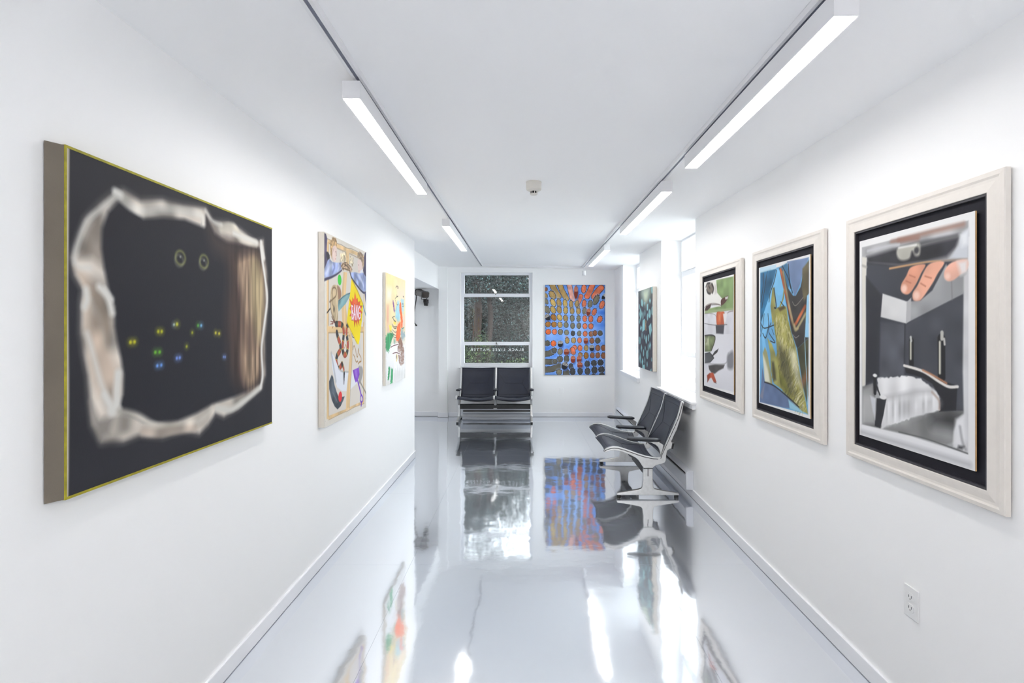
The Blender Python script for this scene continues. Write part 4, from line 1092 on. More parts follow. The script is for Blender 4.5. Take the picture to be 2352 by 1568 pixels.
    L_.append([(0.601,0.643),(0.605,0.602),(0.611,0.563)]); L_.append([(0.601,0.642),(0.632,0.638),(0.632,0.614),(0.606,0.604)]); L_.append([(0.606,0.604),(0.642,0.597),(0.642,0.573),(0.611,0.563)])
    L_.append([(0.656,0.561),(0.677,0.648),(0.702,0.562)]); L_.append([(0.661,0.591),(0.697,0.592)])
    L_.append([(0.723,0.562),(0.718,0.645),(0.769,0.567),(0.763,0.646)])
    L_.append([(0.834,0.628),(0.811,0.644),(0.785,0.627),(0.785,0.586),(0.807,0.567),(0.837,0.578),(0.834,0.603),(0.811,0.603)])
    for l in L_:
        S(l, 0.023, (188, 60, 60), soft=0.005, smooth=False)
    for l in L_:
        S(l, 0.013, (240, 222, 232), soft=0.004, smooth=False)
    S([(0.914,0.653),(0.954,0.623),(0.998,0.592)], 0.016, (98, 140, 152), soft=0.005)
    return A

# --- canvas three: loose abstract figure
def art_abstract():
    A = Art(0.781, 1.001, 110, 290, (232, 214, 170), 40)
    P, S = A.poly, A.stroke
    v_ = A.Y / A.h
    f = np.clip((0.52 - v_) / 0.2, 0, 1)[..., None]
    A.c = A.c * (1 - f) + np.array((222, 219, 214)) * f
    A.c *= (1 + 0.06 * A.big + 0.05 * A.mid)[..., None]
    P([(0.071,0.983),(0.392,0.995),(0.392,0.895),(0.071,0.868)], (236, 218, 156), soft=0.1, op=0.8); P([(0.546,0.897),(0.988,0.924),(0.988,0.799),(0.586,0.782)], (232, 208, 190), soft=0.1, op=0.8); P([(0.054,0.867),(0.281,0.867),(0.245,0.767),(0.054,0.752)], (236, 228, 208), soft=0.08)
    P([(0.054,0.704),(0.139,0.707),(0.139,0.556),(0.054,0.542)], (228, 176, 150), soft=0.06); P([(0.071,0.528),(0.209,0.529),(0.174,0.466),(0.071,0.467)], (226, 190, 172), soft=0.06); P([(0.749,1.016),(0.988,1.011),(0.988,0.924),(0.749,0.925)], (216, 210, 176), soft=0.08, op=0.7)
    P([(0.355,0.409),(0.546,0.406),(0.566,0.347),(0.355,0.352)], (214, 200, 188), soft=0.05); P([(0.834,0.639),(0.988,0.643),(0.988,0.518),(0.834,0.517)], (226, 204, 186), soft=0.05)
    P([(0.037,0.305),(0.318,0.353),(0.626,0.353),(0.61,0.242),(0.791,0.137),(0.943,0.346),(0.988,0.345),(0.988,0.087),(0.877,-0.007),(0.507,-0.009),(0.05,0.047)], (238, 238, 240), soft=0.03, rag=0.03)
    P([(0.054,0.176),(0.546,0.142),(0.988,0.095),(0.988,0.001),(0.05,0.013)], (222, 222, 220), soft=0.1, op=0.8, tex=0.08, noise='vert')
    P([(0.449,0.675),(0.538,0.743),(0.586,0.774),(0.658,0.774),(0.716,0.682),(0.691,0.584),(0.566,0.573),(0.476,0.61)], (160, 202, 214), soft=0.02, rag=0.02, tex=0.1); P([(0.741,0.804),(0.908,0.802),(0.903,0.664),(0.791,0.66),(0.758,0.744)], (170, 204, 212), soft=0.02, rag=0.02)
    P([(0.157,0.541),(0.274,0.529),(0.263,0.466),(0.181,0.487)], (246, 222, 92), soft=0.02, rag=0.01); P([(0.373,0.573),(0.487,0.574),(0.476,0.545),(0.373,0.548)], (242, 218, 96), soft=0.02)
    S([(0.355,0.743),(0.377,0.715),(0.403,0.67)], 0.045, (128, 84, 142), soft=0.012, rag=0.01, w1=0.03)
    P([(-0.003,0.434),(0.071,0.447),(0.202,0.477),(0.336,0.466),(0.377,0.444),(0.281,0.389),(0.209,0.348),(0.139,0.295),(0.054,0.304),(0.004,0.326)], (72, 156, 106), soft=0.015, rag=0.02, tex=0.2, noise='vert'); P([(0.373,0.408),(0.46,0.4),(0.437,0.35),(0.392,0.358)], (110, 166, 140), soft=0.03, op=0.7)
    P([(0.139,0.166),(0.216,0.153),(0.157,0.046),(0.091,0.044)], (72, 158, 108), soft=0.012, rag=0.01); P([(0.245,0.144),(0.332,0.132),(0.332,0.054),(0.303,0),(0.209,0),(0.238,0.082)], (72, 158, 108), soft=0.012, rag=0.01, tex=0.15)
    P([(0.716,0.778),(0.766,0.752),(0.779,0.699),(0.851,0.594),(0.834,0.509),(0.758,0.513),(0.749,0.592),(0.675,0.681),(0.666,0.725)], (248, 114, 70), soft=0.012, rag=0.012); P([(0.546,0.529),(0.634,0.565),(0.732,0.577),(0.741,0.532),(0.732,0.441),(0.634,0.377),(0.499,0.396),(0.491,0.458)], (248, 118, 72), soft=0.012, rag=0.015, tex=0.1)
    P([(0.758,0.502),(0.965,0.478),(0.974,0.424),(0.843,0.391),(0.728,0.441)], (138, 164, 176), soft=0.04, rag=0.03, op=0.85); S([(0.791,0.502),(0.921,0.517)], 0.012, (90, 140, 132))
    P([(0.578,0.365),(0.675,0.412),(0.758,0.422),(0.834,0.364),(0.93,0.285),(0.921,0.153),(0.758,0.14),(0.642,0.167),(0.61,0.242),(0.57,0.303)], (148, 116, 102), soft=0.016, rag=0.008, tex=0.06, noise='vert')
    for i in range(9):
        x = 240 + i * 11
        S([(0.42 + i * 0.055, 0.28 + 0.03 * (i % 3)), (0.40 + i * 0.06, 0.10 + 0.04 * (i % 2))], 0.010, (246, 246, 248), soft=0.01, rag=0.01)
    S([(0.538,0.26),(0.558,0.222),(0.515,0.195)], 0.014, (226, 196, 90), soft=0.01); A.disc([(0.507,0.235)][0], 0.02, (150, 128, 100), soft=0.02)
    K = (52, 50, 52)
    for l, w in (([(0.476,0.894),(0.538,0.913),(0.618,0.905)], 0.012), ([(0.562,0.897),(0.61,0.894)], 0.012), ([(0.499,0.827),(0.515,0.808),(0.445,0.79)], 0.010), ([(0.53,0.81),(0.586,0.817)], 0.018), ([(0.449,0.781),(0.487,0.756),(0.546,0.732),(0.61,0.744)], 0.008), ([(0.303,0.603),(0.355,0.615),(0.415,0.62)], 0.012), ([(0.34,0.608),(0.377,0.587),(0.476,0.57)], 0.016),
                 ([(0.288,0.547),(0.392,0.523),(0.53,0.525)], 0.010), ([(0.31,0.529),(0.411,0.508),(0.515,0.512)], 0.010), ([(0.231,0.487),(0.336,0.459),(0.476,0.439)], 0.010), ([(0.216,0.466),(0.355,0.43),(0.499,0.418)], 0.008), ([(0.325,0.494),(0.43,0.472),(0.515,0.475)], 0.010), ([(0.834,0.758),(0.851,0.747)], 0.02), ([(0.899,0.757),(0.908,0.734)], 0.02), ([(0.869,0.831),(0.903,0.826)], 0.02), ([(0.791,0.73),(0.886,0.729)], 0.008)):
        S(l, w * 0.6, (74, 70, 70), soft=0.006, rag=0.002)
    for l in ([(0.231,0.334),(0.392,0.347),(0.618,0.353)], [(0.325,0.273),(0.507,0.277),(0.724,0.252)]):
        S(l, 0.024, (250, 248, 246), soft=0.006); S(l, 0.008, (88, 44, 52), soft=0.005)
    return A

# --- canvas on the back wall: many hands on blue
def art_hands():
    A = Art(0.998, 1.497, 280, 420, (98, 150, 236), 60)
    g = np.exp(-(((A.X / A.w - 0.55) / 0.45) ** 2 + ((A.Y / A.h - 0.5) / 0.28) ** 2))
    A.c += (g * 34 + A.big * 50 + A.mid * 36)[..., None] * np.array((1.2, 0.95, 0.35))
    e = np.minimum.reduce([A.X, A.w - A.X, A.Y, A.h - A.Y])
    A.c *= (1 - 0.22 * np.clip(1 - e / 0.03, 0, 1))[..., None]
    C = dict(o=(226, 122, 86), O=(236, 112, 62), p=(230, 168, 152), t=(178, 146, 92), y=(198, 166, 98), q=(170, 116, 56), g=(132, 126, 108), a=(100, 96, 86), d=(72, 72, 74), b=(152, 98, 68), k=(38, 38, 44), r=(128, 52, 34))
    s = A.w / 900.0
    rg = random.Random(8)
    dark = (44, 42, 56)
    def hand(x, y, rx, ry, ang, key):
        c = ((x - 80) / 900.0, 1 - (y - 93) / 1354.0)
        a = math.radians(ang)
        kx, ky = (0.92, 1.08) if y < 640 else (0.97, 1.03)
        rx_, ry_ = rx * s * kx, ry * s * ky
        pale = (168, 196, 244)
        A.disc(c, rx_ * 1.34, pale, ry=ry_ * 1.26, ang=a, soft=0.03, op=0.62)
        if key in 'kr':
            base = C[key]
            A.disc((c[0] + 0.012, c[1] - 0.012), rx_ * 1.05, (40, 70, 150), ry=ry_ * 1.05, ang=a, soft=0.03, op=0.7)
            A.disc(c, rx_, base, ry=ry_, ang=a, soft=0.006, bumps=9, amp=0.18)
            ca, sa = math.cos(a), math.sin(a)
            for k in range(5):
                f = (k - 2) * 0.36
                p0 = np.array([f * rx_ * 0.9, ry_ * 0.15]); p1 = np.array([f * rx_ * 1.25, ry_ * (0.95 - 0.12 * abs(k - 2))])
                R = np.array([[ca, -sa], [sa, ca]])
                q0 = R @ p0 + np.array([c[0] * A.w, c[1] * A.h]); q1 = R @ p1 + np.array([c[0] * A.w, c[1] * A.h])
                col = (214, 206, 196) if key == 'k' else (214, 140, 110)
                A.stroke([(q0[0] / A.w, q0[1] / A.h), (q1[0] / A.w, q1[1] / A.h)], 0.010, col, soft=0.005, smooth=False)
            return
        A.disc(c, rx_ * 1.10, dark, ry=ry_ * 1.08, ang=a, soft=0.005, bumps=10, amp=0.20, rag=0.003)
        col = np.array(C[key]) * rg.uniform(0.94, 1.06)
        A.disc(c, rx_ * 0.93, col, ry=ry_ * 0.95, ang=a, soft=0.006, bumps=10, amp=0.10, tex=0.08)
        A.disc((c[0], c[1]), rx_ * 0.4, tuple(np.array(col) * 0.8), ry=ry_ * 0.4, ang=a, soft=0.01, ring=0.005, op=0.55)
        A.disc((c[0] - 0.006, c[1] + 0.01), rx_ * 0.3, tuple(np.minimum(np.array(col) * 1.2, 250)), ry=ry_ * 0.4, ang=a, soft=0.02, op=0.6)
    def arm(pts, w, key):
        P_ = [((x - 80) / 900.0, 1 - (y - 93) / 1354.0) for x, y in pts]
        A.stroke(P_, 2 * w * s * 1.32, (168, 196, 244), soft=0.03, op=0.5)
        A.stroke(P_, 2 * w * s * 1.12, dark, soft=0.006, rag=0.004)
        A.stroke(P_, 2 * w * s * 0.95, C[key], soft=0.006, tex=0.12)
    arm([(180, 80), (225, 170), (285, 265)], 40, 't'); arm([(300, 80), (340, 190), (400, 300)], 38, 't'); arm([(440, 80), (465, 200), (495, 315)], 36, 'p')
    arm([(790, 90), (755, 180), (710, 265)], 40, 'o'); arm([(920, 140), (870, 190), (815, 270)], 44, 'o'); arm([(80, 1130), (150, 1120), (215, 1080)], 40, 'a')
    arm([(80, 1245), (160, 1248), (225, 1245)], 38, 'a'); arm([(80, 1365), (190, 1355), (290, 1312)], 42, 'a'); arm([(475, 1085), (495, 1060), (520, 1035)], 36, 'o'); arm([(490, 1060), (505, 1110)], 32, 'o')
    arm([(555, 385), (590, 330), (615, 265)], 32, 'o'); arm([(288, 370), (295, 465)], 28, 't'); arm([(385, 375), (390, 475)], 26, 'y'); arm([(472, 385), (485, 485)], 26, 't'); arm([(570, 400), (580, 485)], 26, 't'); arm([(400, 1470), (400, 1400)], 45, 'a'); arm([(598, 1320), (605, 1390)], 26, 'd')
    H = '''95 160 26 26 0 b|543 205 32 90 0 r|660 152 40 60 -6 o|845 320 42 72 -25 g|190 245 46 62 32 t|92 255 27 36 20 t|965 270 30 45 -40 k|100 342 27 40 20 g
200 360 38 58 25 y|288 366 37 58 10 t|380 372 35 56 5 y|470 383 31 52 0 t|557 375 30 48 -5 t|665 376 34 55 -5 o|755 380 36 52 -10 g|932 392 40 58 -20 o
112 465 42 54 25 g|200 468 40 53 25 y|292 468 38 52 12 t|388 476 36 48 0 y|485 486 34 42 0 t|580 488 34 44 0 t|670 485 33 48 -5 g|730 505 32 52 -10 r|816 500 36 50 -20 o
120 580 46 46 30 k|210 582 42 46 30 q|298 583 38 45 25 y|388 594 36 45 8 t|487 596 34 44 0 g|582 598 30 45 0 g|673 600 34 44 0 o|765 604 36 45 0 o|900 610 40 46 -25 o
125 685 42 38 15 q|215 688 40 40 10 q|303 692 36 42 10 t|395 694 34 40 8 g|492 708 32 42 0 g|587 708 32 42 0 g|677 713 34 40 0 o|767 714 36 40 0 o
128 798 42 38 10 O|222 798 38 38 5 o|310 800 36 38 0 g|402 808 34 36 0 g|497 822 30 36 0 d|592 824 30 38 0 g|680 827 34 38 0 o|772 830 37 38 0 b|828 818 34 38 0 b|905 818 36 36 0 a
115 970 40 40 -20 a|207 973 40 42 -10 O|308 980 40 46 0 k|403 886 18 18 0 r|412 930 32 42 0 t|507 927 34 40 0 t|596 926 32 40 0 o|690 934 34 44 0 r|782 930 36 40 0 b|868 930 38 40 0 a
220 1075 38 38 -20 a|305 1096 38 44 -10 g|400 1102 40 47 0 r|603 1042 34 43 0 o|695 1040 33 42 0 t|780 1042 36 44 0 k|870 1041 37 42 0 b|955 1040 36 42 0 b
300 1210 43 46 -10 a|402 1206 38 50 0 a|497 1212 35 52 0 r|608 1150 34 42 0 q|695 1156 35 46 0 q|788 1152 36 40 0 b|870 1152 36 40 0 b|955 1156 36 42 0 b
592 1215 36 58 0 r|602 1302 40 46 0 r|375 1310 46 56 -20 k|467 1316 33 40 0 d|712 1279 39 43 0 d|812 1269 43 42 0 d|910 1259 43 42 0 d
290 1402 41 42 0 g|493 1394 39 50 0 d|606 1390 38 48 0 d|716 1390 41 48 0 d|820 1373 43 48 0 d|924 1366 45 44 0 d|930 1445 40 30 0 d|805 1448 30 20 0 d|230 1245 34 36 0 a'''
    for ln in H.replace('\n', '|').split('|'):
        q = ln.split()
        hand(float(q[0]), float(q[1]), float(q[2]), float(q[3]), float(q[4]), q[5])
    return A

# --- small dark canvas between the side windows
def art_shards():
    A = Art(0.779, 0.944, 110, 270, (66, 66, 76), 80)
    A.c *= (1 + 0.2 * A.big + 0.12 * A.mid)[..., None]
    P, S = A.poly, A.stroke
    P([(0.908,1.005),(0.186,1.011),(0.002,0.957),(0.224,0.823),(0.71,0.866)], (110, 122, 112), soft=0.22, smooth=True)
    P([(0.688,1),(0.224,1.006),(0.243,0.93),(0.459,0.84),(0.624,0.907)], (186, 202, 192), soft=0.20, smooth=True); P([(0.541,0.947),(0.34,0.942),(0.379,0.88),(0.5,0.886)], (196, 208, 180), soft=0.12, smooth=True)
    cy = (142, 192, 197)
    for pg in ([(0.819,0.786),(0.701,0.697),(0.814,0.592),(0.921,0.701)], [(0.675,0.611),(0.508,0.632),(0.508,0.492),(0.701,0.463)], [(0.089,0.575),(0.049,0.485),(0.167,0.393),(0.247,0.534)], [(0.859,0.198),(0.762,0.126),(0.85,0.044),(0.93,0.119)], [(0.675,0.041),(0.516,0.057),(0.5,-0.023),(0.701,-0.017)], [(0.805,0.552),(0.71,0.522),(0.788,0.475),(0.859,0.507)],
               [(0.371,0.804),(0.277,0.811),(0.285,0.728),(0.379,0.729)], [(0.163,0.876),(0.104,0.839),(0.163,0.799),(0.216,0.844)], [(0.148,0.01),(0.074,0.036),(0.06,0.002),(0.167,-0.005)], [(0.788,0.87),(0.718,0.896),(0.616,0.825),(0.688,0.783),(0.77,0.809)], [(0.583,0.846),(0.467,0.833),(0.508,0.788)], [(0.762,0.311),(0.701,0.26),(0.753,0.198),(0.814,0.249)], [(0.675,0.134),(0.616,0.092),(0.675,0.022),(0.744,0.078)], [(0.167,0.359),(0.104,0.311),(0.163,0.247),(0.216,0.295)]):
        P(pg, np.array(cy) * random.Random(len(pg) + int(pg[0][0] * 99)).uniform(0.9, 1.04), soft=0.012, tex=0.06)
    for x, y, rx, ry in ((237, 540, 19, 72), (70, 985, 20, 66), (274, 160, 14, 75), (198, 1205, 20, 74), (276, 500, 13, 72), (204, 590, 12, 60), (160, 520, 10, 60), (126, 560, 10, 80), (287, 385, 9, 52), (218, 930, 12, 60), (182, 960, 12, 70), (215, 1090, 9, 70), (136, 1190, 12, 60), (160, 1310, 8, 60), (197, 1365, 8, 45), (268, 1270, 8, 34), (55, 1180, 7, 40), (66, 400, 7, 50), (150, 920, 9, 45), (165, 1110, 9, 40), (65, 650, 9, 50), (110, 900, 9, 60)):
        c = (x, y)
        px = [(1.212,1.127),(0.753,0.567),(0.34,0.563),(0.753,0.492)]
        ux = (px[2][0] - px[1][0]) / 100.0; vy = (px[1][1] - px[3][1]) / 100.0
        u = px[1][0] + (x - 100) * ux
        v_ = px[1][1] + (700 - y) * vy
        A.disc((u, v_), abs(rx * ux) * A.w, np.array(cy) * (0.8 + 0.2 * ((x * 7 + y) % 5) / 5), ry=abs(ry * vy) * A.h, soft=0.014, tex=0.1)
    S([(0.435,0.593),(0.451,0.55),(0.427,0.492)], 0.026, (172, 140, 96), soft=0.012, rag=0.012); S([(0.451,0.572),(0.435,0.521)], 0.010, (214, 190, 150), soft=0.008)
    return A

# --- three framed prints
def print_base(seed, nx, ny, w=0.594, h=0.814):
    A = Art(w, h, nx, ny, (226, 226, 226), seed)
    return A

def art_bedroom():
    A = print_base(100, 250, 350, 0.578, 0.809)
    P, S = A.poly, A.stroke
    P([(0.975,0.966),(0.046,0.968),(0.05,0.06),(0.975,0.056)], (168, 168, 170), soft=0.004)
    P([(0.926,0.888),(0.591,0.841),(0.305,0.831),(0.07,0.819),(0.075,0.222),(0.249,0.203),(0.934,0.25)], (60, 62, 70), soft=0.01, tex=0.12, noise='big')
    P([(0.967,0.963),(0.046,0.966),(0.043,0.91),(0.128,0.92),(0.343,0.927),(0.591,0.94),(0.967,0.922)], (152, 152, 154), soft=0.012, tex=0.25); S([(0.659,0.958),(0.343,0.96),(0.078,0.959)], 0.016, (158, 122, 108), soft=0.016, op=0.8); S([(0.591,0.957),(0.421,0.945)], 0.014, (148, 100, 84), soft=0.02, op=0.7)
    P([(0.921,0.912),(0.659,0.922),(0.381,0.927),(0.095,0.921),(0.128,0.873),(0.196,0.841),(0.343,0.837),(0.591,0.841),(0.907,0.88)], (48, 48, 54), soft=0.02, tex=0.3)
    S([(0.401,0.913),(0.249,0.916),(0.095,0.916)], 0.012, (104, 104, 106), soft=0.012); S([(0.907,0.941),(0.682,0.943),(0.591,0.937)], 0.010, (190, 192, 196), soft=0.012)
    P([(0.613,0.904),(0.591,0.924),(0.504,0.923),(0.411,0.923),(0.405,0.874),(0.442,0.87),(0.472,0.895),(0.493,0.865),(0.551,0.86),(0.595,0.874)], (184, 182, 172), soft=0.012, smooth=True, tex=0.15); A.disc([(0.433,0.894)][0], 0.012, (60, 60, 64), soft=0.01)
    S([(0.591,0.922),(0.504,0.921),(0.437,0.919)], 0.006, (226, 226, 224), soft=0.008)
    P([(0.975,0.919),(0.918,0.909),(0.929,0.742),(0.923,0.572),(0.934,0.268),(0.972,0.201)], (214, 211, 202), soft=0.008); S([(0.972,0.874),(0.921,0.861)], 0.008, (160, 156, 150), soft=0.01)
    P([(0.043,0.938),(0.095,0.921),(0.114,0.881),(0.17,0.834),(0.046,0.819)], (196, 200, 206), soft=0.012); P([(0.103,0.922),(0.043,0.933),(0.046,0.878),(0.086,0.873)], (222, 225, 228), soft=0.02)
    P([(0.305,0.71),(0.199,0.812),(0.161,0.76),(0.046,0.78),(0.078,0.684),(0.305,0.628),(0.525,0.572),(0.517,0.671),(0.401,0.671)], (152, 153, 155), soft=0.006, tex=0.1); P([(0.749,0.719),(0.515,0.671),(0.523,0.571),(0.772,0.606)], (202, 202, 202), soft=0.005, tex=0.06); P([(0.515,0.671),(0.479,0.687),(0.483,0.586),(0.523,0.572)], (176, 176, 178), soft=0.005)
    S([(0.161,0.76),(0.155,0.663)], 0.004, (124, 124, 126), soft=0.006)
    P([(0.926,0.815),(0.759,0.71),(0.774,0.583),(0.784,0.314),(0.921,0.267)], (45, 46, 53), soft=0.012); P([(0.769,0.58),(0.534,0.569),(0.542,0.334),(0.779,0.307)], (76, 78, 86), soft=0.012, tex=0.2); P([(0.706,0.525),(0.591,0.52),(0.613,0.369),(0.718,0.364)], (98, 100, 108), soft=0.12, op=0.6); P([(0.525,0.569),(0.082,0.681),(0.078,0.227),(0.231,0.21),(0.525,0.374)], (72, 74, 82), soft=0.008, tex=0.12)
    S([(0.534,0.569),(0.542,0.373)], 0.004, (44, 44, 50), soft=0.006)
    S([(0.678,0.834),(0.525,0.835),(0.343,0.835),(0.231,0.829)], 0.008, (196, 152, 108), soft=0.006, w1=0.004); S([(0.231,0.829),(0.054,0.82)], 0.006, (150, 136, 126), soft=0.006)
    skin = (216, 152, 126)
    P([(0.479,0.824),(0.362,0.826),(0.397,0.787),(0.437,0.746),(0.493,0.707),(0.542,0.707),(0.573,0.728),(0.564,0.756),(0.525,0.786)], skin, soft=0.006, smooth=True, tex=0.08); P([(0.335,0.822),(0.214,0.823),(0.264,0.777),(0.305,0.738),(0.385,0.68),(0.425,0.67),(0.462,0.677),(0.466,0.707),(0.421,0.742)], (222, 164, 140), soft=0.006, smooth=True, tex=0.08)
    P([(0.206,0.793),(0.153,0.817),(0.054,0.818),(0.05,0.78),(0.095,0.763),(0.144,0.744),(0.187,0.742),(0.214,0.762)], (224, 172, 152), soft=0.006, smooth=True, tex=0.08); P([(0.119,0.814),(0.05,0.817),(0.05,0.766),(0.095,0.76)], (222, 216, 214), soft=0.02)
    for p, q in (([(0.542,0.731)][0], 0.014), ([(0.433,0.695)][0], 0.015), ([(0.189,0.762)][0], 0.011)):
        A.disc(p, q, (236, 200, 184), soft=0.012)
    for l in ([(0.525,0.765),(0.483,0.753)], [(0.493,0.789),(0.446,0.776)], [(0.397,0.746),(0.358,0.731)], [(0.362,0.775),(0.312,0.763)]):
        S(l, 0.004, (178, 112, 90), soft=0.006)
    # wall lamps
    for l, w in (([(0.477,0.494),(0.477,0.389)], 0.024), ([(0.235,0.507),(0.233,0.347)], 0.033)):
        S(l, w, (30, 30, 34), soft=0.004, smooth=False)
    S([(0.483,0.489),(0.483,0.413)], 0.008, (206, 204, 188), soft=0.006); S([(0.246,0.492),(0.246,0.363)], 0.009, (200, 198, 184), soft=0.006); S([(0.483,0.51),(0.479,0.494)], 0.010, (190, 190, 186), soft=0.004); S([(0.23,0.532),(0.23,0.506)], 0.014, (186, 184, 178), soft=0.004); S([(0.214,0.506),(0.21,0.483)], 0.008, (196, 194, 190), soft=0.004)
    # floor, headboard, bed
    P([(0.967,0.251),(0.855,0.276),(0.754,0.061),(0.525,0.135),(0.249,0.208),(0.075,0.221),(0.091,0.11),(0.196,0.072),(0.483,0.074),(0.967,0.055)], (132, 132, 132), soft=0.008, tex=0.22); P([(0.967,0.241),(0.855,0.268),(0.834,0.145),(0.829,0.075),(0.967,0.063)], (172, 172, 172), soft=0.02, tex=0.15); P([(0.305,0.187),(0.095,0.211),(0.128,0.145),(0.305,0.141)], (64, 64, 66), soft=0.06, tex=0.3)
    P([(0.542,0.386),(0.381,0.368),(0.249,0.333),(0.119,0.32),(0.119,0.308),(0.128,0.22),(0.249,0.202),(0.246,0.258),(0.305,0.314),(0.381,0.334),(0.525,0.347)], (38, 38, 43), soft=0.005); S([(0.542,0.38),(0.381,0.363),(0.249,0.326),(0.179,0.311),(0.118,0.316)], 0.010, (224, 220, 216), soft=0.004); S([(0.381,0.368),(0.305,0.352),(0.196,0.324)], 0.006, (190, 130, 96), soft=0.006)
    P([(0.809,0.303),(0.525,0.336),(0.397,0.328),(0.286,0.287),(0.242,0.257),(0.246,0.209),(0.381,0.175),(0.525,0.133),(0.764,0.063),(0.735,0.179),(0.794,0.232)], (224, 224, 225), soft=0.006, tex=0.10, noise='mid', rag=0.004); S([(0.73,0.214),(0.591,0.238),(0.421,0.269),(0.305,0.283)], 0.008, (176, 176, 178), soft=0.03); P([(0.73,0.191),(0.525,0.233),(0.305,0.263),(0.253,0.238),(0.381,0.184),(0.73,0.082)], (206, 206, 208), soft=0.05, op=0.7, tex=0.2, noise='vert'); S([(0.305,0.278),(0.253,0.248),(0.249,0.213)], 0.006, (170, 150, 140), soft=0.01)
    S([(0.832,0.311),(0.829,0.231)], 0.018, (34, 34, 38), smooth=False); S([(0.822,0.276),(0.774,0.222)], 0.008, (40, 40, 44)); A.disc([(0.829,0.317)][0], 0.013, (232, 232, 230), ry=0.007); P([(0.812,0.206),(0.711,0.213),(0.74,0.132),(0.774,0.063),(0.832,0.067),(0.814,0.147)], (42, 43, 48), soft=0.005); A.disc([(0.745,0.217)][0], 0.020, (228, 228, 228), ry=0.009)
    P([(0.881,0.212),(0.817,0.206),(0.829,0.098),(0.855,0.143)], (200, 202, 206), soft=0.01)
    # pale paper curls along the edges
    P([(0.075,0.754),(0.043,0.77),(0.046,0.061),(0.148,0.07),(0.144,0.133),(0.119,0.186),(0.075,0.213),(0.082,0.377)], (204, 204, 206), soft=0.008, tex=0.06); P([(0.128,0.183),(0.07,0.204),(0.054,0.117),(0.095,0.078),(0.144,0.085)], (226, 226, 228), soft=0.02); S([(0.101,0.158),(0.085,0.103),(0.062,0.074)], 0.006, (150, 150, 154), soft=0.012); P([(0.111,0.082),(0.07,0.085),(0.086,0.07),(0.119,0.068)], (80, 80, 82), soft=0.01)
    P([(0.975,0.056),(0.483,0.067),(0.046,0.058),(0.043,0.007),(0.975,0.007)], (228, 228, 230), soft=0.006); S([(0.975,0.017),(0.483,0.02),(0.038,0.019)], 0.012, (176, 176, 180), soft=0.025); S([(0.591,0.07),(0.343,0.073),(0.05,0.06)], 0.004, (86, 86, 88), soft=0.005)
    S([(0.975,0.056),(0.975,0.96)], 0.004, (206, 206, 206))
    return A

